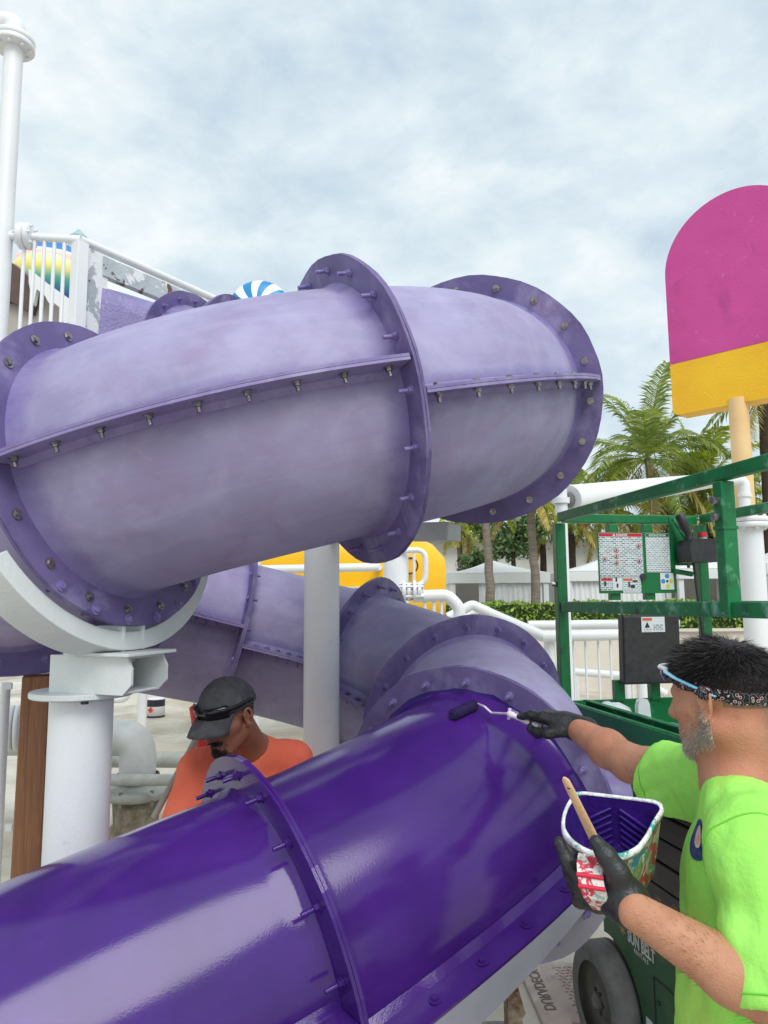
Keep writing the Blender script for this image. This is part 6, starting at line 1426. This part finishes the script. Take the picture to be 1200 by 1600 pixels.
# strap handle in front
sp0 = at(922, 1341, 1.355); pts = [at(923, 1337, 1.365), at(921, 1350, 1.335), at(922, 1368, 1.318), at(925, 1386, 1.312), at(932, 1404, 1.318), at(946, 1422, 1.345)]
rows = []; sw = nrm(ca)
for i, p in enumerate(pts):
    tg = nrm(pts[min(i + 1, len(pts) - 1)] - pts[max(i - 1, 0)]); no = nrm(np.cross(tg, sw)); w_ = 0.0215
    rows.append([p - sw * w_ - no * 0.0022, p - sw * w_ + no * 0.0022, p + sw * w_ + no * 0.0022, p + sw * w_ - no * 0.0022])
MB().grid(np.array(rows), cv=True, smooth=False).build('strap_handle', 'strap_splatter', cup, bevel=0.001)
mat('strap_red', srgb(206, 30, 60), rough=0.4)
for i in (2, 3): p = pts[i]; MB().path([p - sw * 0.0222 - tcam * -0.003, p + sw * 0.0222 + tcam * 0.003], 0.0038, n=8).build('strap_ridge', 'strap_red', cup)
mat('patch_red', srgb(186, 30, 40), srgb(150, 24, 34), rough=0.3, scale=20, bump=0.3, bscale=80); mat('patch_blue', srgb(40, 120, 170), srgb(30, 150, 150), rough=0.3, scale=40, bump=0.3, bscale=80)
def wall_patch(px_pts, m, nm):
    pass
# ---------------- brush standing in the cup
br = thing('paint_brush', 'wooden handled paint brush standing in the splattered cup', 'paint brush')
b0, b1 = at(884, 1219, 1.335), at(932, 1318, 1.40); bd_ = nrm(b1 - b0); ln_ = np.linalg.norm(b1 - b0)
mb = MB(); mb.path([b0 - bd_ * 0.006, b0, b0 + bd_ * 0.02, b0 + bd_ * 0.5 * ln_, b1, b1 + bd_ * 0.03], [0.0035, 0.0075, 0.0085, 0.0095, 0.011, 0.012], n=14, flat=0.6); mb.build('handle', 'bare_wood', br)
MB().cyl(b0 + bd_ * 0.016 + tcam * 0.0045, b0 + bd_ * 0.016 + tcam * 0.0062, 0.003, n=10).build('hang_hole', 'dark_void', br)
MB().path([b1 + bd_ * 0.028, b1 + bd_ * 0.05], [0.014, 0.016], n=12, flat=0.6).build('ferrule', 'bolt_steel', br); MB().path([b1 + bd_ * 0.05, b1 + bd_ * 0.085], [0.016, 0.017], n=12, flat=0.6).build('bristles', 'wet_purple', br)

# ---------------- left hand through the strap
fg = Field(np.minimum(LW, at(870, 1300, 1.28)) - 0.09, np.maximum(LW, at(900, 1300, 1.46)) + 0.09, 0.0034)
pm_ = at(968, 1402, 1.345)
fg.chain([LW * 0.7 + pm_ * 0.3, pm_], [0.036, 0.036], 0.014)
fg.cone(at(984, 1402, 1.325), at(964, 1378, 1.325), 0.028, 0.023, 0.02); fg.cone(pm_, at(935, 1404, 1.395), 0.028, 0.022, 0.02); fg.cone(pm_, at(940, 1386, 1.40), 0.028, 0.024, 0.02)
fg.chain([at(980, 1396, 1.310), at(965, 1364, 1.305), at(948, 1338, 1.312), at(932, 1316, 1.325)], [0.023, 0.0185, 0.0155, 0.0125], 0.012)     # thumb over the rim
for i, (py, tip, dy, ln2) in enumerate(((1378, (874, 1316), 0.0, 1), (1392, (882, 1335), 0.018, 1), (1404, (893, 1356), 0.034, 1), (1412, (905, 1376), 0.046, 1))):
    fg.chain([at(935, py, 1.375 + dy * 0.4), at(906, py - 6, 1.385 + dy), at((906 + tip[0]) / 2 - 3, (py - 6 + tip[1]) / 2 + 2, 1.39 + dy), at(tip[0], tip[1], 1.40 + dy)], [0.0165, 0.0140, 0.0125, 0.0105], 0.008)
field_obj(fg, 'glove', 'glove_black', man, it=1)
# ================================================================== man in the orange shirt behind the painted tube
man2 = thing('person', 'person in orange shirt and dark cap bending behind the painted tube', 'person')
QY = 2.80; HC2 = at(356, 1117, 2.70); F2h = nrm(V3(-0.56, -0.83, 0)); F2 = nrm(F2h - ez * 0.42); L2 = V3(-F2h[1], F2h[0], 0); U2 = np.cross(F2, L2)
NB2 = at(394, 1172, QY + 0.10); T2 = nrm(V3(-0.55, -0.83, 0)); TL2 = V3(-T2[1], T2[0], 0)
S2a = at(310, 1204, QY + 0.06); S2b = at(458, 1188, QY + 0.16)
tc2 = (S2a + S2b) / 2
fd = Field(HC2 - V3(0.40, 0.34, 0.55), HC2 + V3(0.48, 0.46, 0.19), 0.0052)
add_head(fd, HC2, F2, L2, U2)
fd.cone(HC2 - F2 * 0.03 - U2 * 0.05, NB2, 0.058, 0.064, 0.03); fd.cone(NB2, (S2a + NB2) / 2, 0.06, 0.05, 0.03); fd.cone(NB2, (S2b + NB2) / 2, 0.06, 0.05, 0.03)
EL2a = S2a + V3(-0.06, -0.06, -0.27); EL2b = S2b + V3(0.04, 0.02, -0.28)
fd.chain([S2a, EL2a, EL2a + V3(0.10, -0.06, -0.20)], [0.055, 0.045, 0.035], 0.02); fd.chain([S2b, EL2b, EL2b + V3(-0.08, -0.10, -0.19)], [0.055, 0.045, 0.035], 0.02); fd.ell(tc2 - ez * 0.17, (0.15, 0.10, 0.2), None, 0.04)
body2 = field_obj(fd, 'body', 'skin_brown', man2, it=1)
fs = Field(tc2 - V3(0.36, 0.34, 0.62), tc2 + V3(0.38, 0.34, 0.16), 0.0064); sx_ = nrm(S2b - S2a); sy_ = nrm(np.cross(ez, sx_))
fs.ell(tc2 - ez * 0.16, (0.20, 0.135, 0.20), (sx_, sy_, ez), 0.05); fs.ell(tc2 - ez * 0.42 + V3(0.06, 0.05, 0), (0.18, 0.135, 0.26), (sx_, sy_, ez), 0.06)
fs.cone(NB2 - ez * 0.015, S2a, 0.070, 0.072, 0.05); fs.cone(NB2 - ez * 0.015, S2b, 0.070, 0.070, 0.05)
fs.cone(S2a, S2a + nrm(EL2a - S2a) * 0.20, 0.076, 0.084, 0.03); fs.cone(S2b, S2b + nrm(EL2b - S2b) * 0.20, 0.074, 0.082, 0.03)
fs.cone(NB2 + (HC2 - NB2) * 0.5, NB2 - ez * 0.004 + (HC2 - NB2) * 0.1, 0.082, 0.070, 0.008, sub=True)
def folds2(v, nv): return np.array([0.005 * mnoise.noise(Vector((q[0] * 10 + q[2] * 6, q[1] * 10, q[2] * 7))) + 0.004 * mnoise.noise(Vector((q[0] * 22, q[1] * 8, q[2] * 12 + q[0] * 14))) for q in v])
field_obj(fs, 't_shirt', 'shirt_orange', man2, it=3, disp=folds2)
ft_ = Field(tc2 - V3(0.3, 0.3, 1.42), tc2 + V3(0.4, 0.4, -0.4), 0.012); hb = tc2 + V3(0.08, 0.07, -0.55)
for s in (-1, 1): ft_.chain([hb + sx_ * 0.09 * s, V3(hb[0], hb[1], 0.48) + sx_ * 0.10 * s, V3(hb[0], hb[1], 0.08) + sx_ * 0.11 * s], [0.10, 0.078, 0.062], 0.03)
field_obj(ft_, 'trousers', 'trouser_gray', man2)
# cap
mat('cap_gray', srgb(88, 88, 92), srgb(66, 66, 70), rough=0.85, scale=14, bump=0.2, bscale=240, spots=[(srgb(120, 120, 120), 9, 0.58, 0.75)]); mat('glasses_black', (0.012, 0.012, 0.013, 1), rough=0.12); mat('logo_white', (0.7, 0.7, 0.7, 1), rough=0.7)
hp2 = lambda f, l, u: HC2 + F2 * f + L2 * l + U2 * u
rows = []
for j in range(15):
    e_ = j / 14; row = []
    for a in np.linspace(0, 2 * PI, 48, endpoint=False):
        el_ = e_ * PI / 2; rx, ry, rz = 0.113, 0.091, 0.106
        row.append(hp2(-0.012 + rx * math.cos(a) * math.cos(el_), ry * math.sin(a) * math.cos(el_), 0.030 + 0.012 * math.cos(a) * math.cos(el_) + rz * math.sin(el_) * (1.0 if e_ < 1 else 1.0)))
    rows.append(row)
mb = MB(); mb.grid(np.array(rows), cv=True)
crown = mb.build('cap_crown', 'cap_gray', man2); so_ = crown.modifiers.new('thick', 'SOLIDIFY'); so_.thickness = 0.004; so_.offset = -1
for k_ in range(6):
    a = k_ * PI / 3 + PI / 6; MB().path([hp2(-0.012 + 0.1135 * math.cos(a) * math.cos(e_), 0.0915 * math.sin(a) * math.cos(e_), 0.030 + 0.012 * math.cos(a) * math.cos(e_) + 0.1065 * math.sin(e_)) for e_ in np.linspace(0, PI / 2, 12)], 0.0012, n=6).build('cap_seam', 'cap_gray', crown)
MB().lathe([(0.0, 0.006), (0.006, 0.005), (0.008, 0.0)], hp2(-0.012, 0, 0.136), U2, n=12).build('cap_button', 'cap_gray', crown)
rows = []
for i in range(21):
    a = -1.15 + 2.3 * i / 20; ci, si = math.cos(a), math.sin(a)
    inner = hp2(-0.012 + 0.113 * ci, 0.091 * si, 0.030 + 0.012 * ci); row = []
    for j in range(7):
        t = j / 6; ext = 0.078 * (math.cos(a * 0.80) ** 0.8) * t
        row.append(inner + F2 * ext + U2 * (-0.030 * t * t - 0.028 * t * (si ** 2)) )
    rows.append(row)
vz = MB(); vz.grid(np.array(rows)); vo_ = vz.build('cap_visor', 'cap_gray', man2); so_ = vo_.modifiers.new('thick', 'SOLIDIFY'); so_.thickness = 0.0045
# sunglasses round the cap
gl = [hp2(-0.012 + 0.124 * math.cos(a), 0.098 * math.sin(a), 0.052 + 0.012 * math.cos(a)) for a in np.linspace(-1.9, 1.9, 37)]
rows = []
for i, q in enumerate(gl):
    a = -1.9 + 3.8 * i / 36; h_ = 0.025 if abs(a) < 0.95 else 0.009; h_ = h_ if abs(a) > 0.12 else 0.009
    rows.append([q + U2 * h_ * 0.8, q + F2 * 0.006 * math.cos(a) + U2 * 0, q - U2 * h_])
gb = MB(); gb.grid(np.array(rows)); go_ = gb.build('sunglasses', 'glasses_black', man2); so_ = go_.modifiers.new('thick', 'SOLIDIFY'); so_.thickness = 0.004
# goatee
bv2 = BVHTree.FromPolygons([v_.co for v_ in body2.data.vertices], [list(p_.vertices) for p_ in body2.data.polygons])
roots, dirs, lens = [], [], []
for _ in range(2600):
    a = rng.normal() * 0.33; u_ = -0.102 + rng.normal() * 0.012
    if rng.random() < 0.3: u_ = -0.056 + rng.normal() * 0.004; a *= 0.8
    d_ = F2 * math.cos(a) + L2 * math.sin(a) * 0.9; o_ = hp2(0.03, 0, u_); h_ = bv2.ray_cast(Vector(o_ + d_ * 0.2), Vector(-d_))
    if h_[0] is None: continue
    q = np.array(h_[0]); nn = np.array(h_[1]); roots.append(q - nn * .001); dirs.append(nn * 0.8 - U2 * 0.7 + rng.normal(size=3) * 0.3); lens.append(rng.uniform(0.007, 0.018))
strands('goatee', roots, dirs, lens, 0.0007, 'hair_dark', man2, seg=2)
roots, dirs, lens = [], [], []
for _ in range(1500):
    a = rng.uniform(1.75, 4.5); u_ = rng.uniform(-0.03, 0.04); d_ = F2 * math.cos(a) + L2 * math.sin(a); h_ = bv2.ray_cast(Vector(hp2(-0.01, 0, u_) + d_ * 0.2), Vector(-d_))
    if h_[0] is None: continue
    roots.append(np.array(h_[0])); dirs.append(np.array(h_[1]) * 0.4 - U2 + rng.normal(size=3) * 0.2); lens.append(0.01)
strands('hair', roots, dirs, lens, 0.0006, 'hair_dark', man2, seg=1)
scene.cycles.max_bounces = 7; scene.cycles.diffuse_bounces = 3; scene.cycles.glossy_bounces = 3; scene.cycles.transmission_bounces = 4
scene.cycles.caustics_reflective = False; scene.cycles.caustics_refractive = False
world.cycles.sampling_method = 'MANUAL'; world.cycles.sample_map_resolution = 512
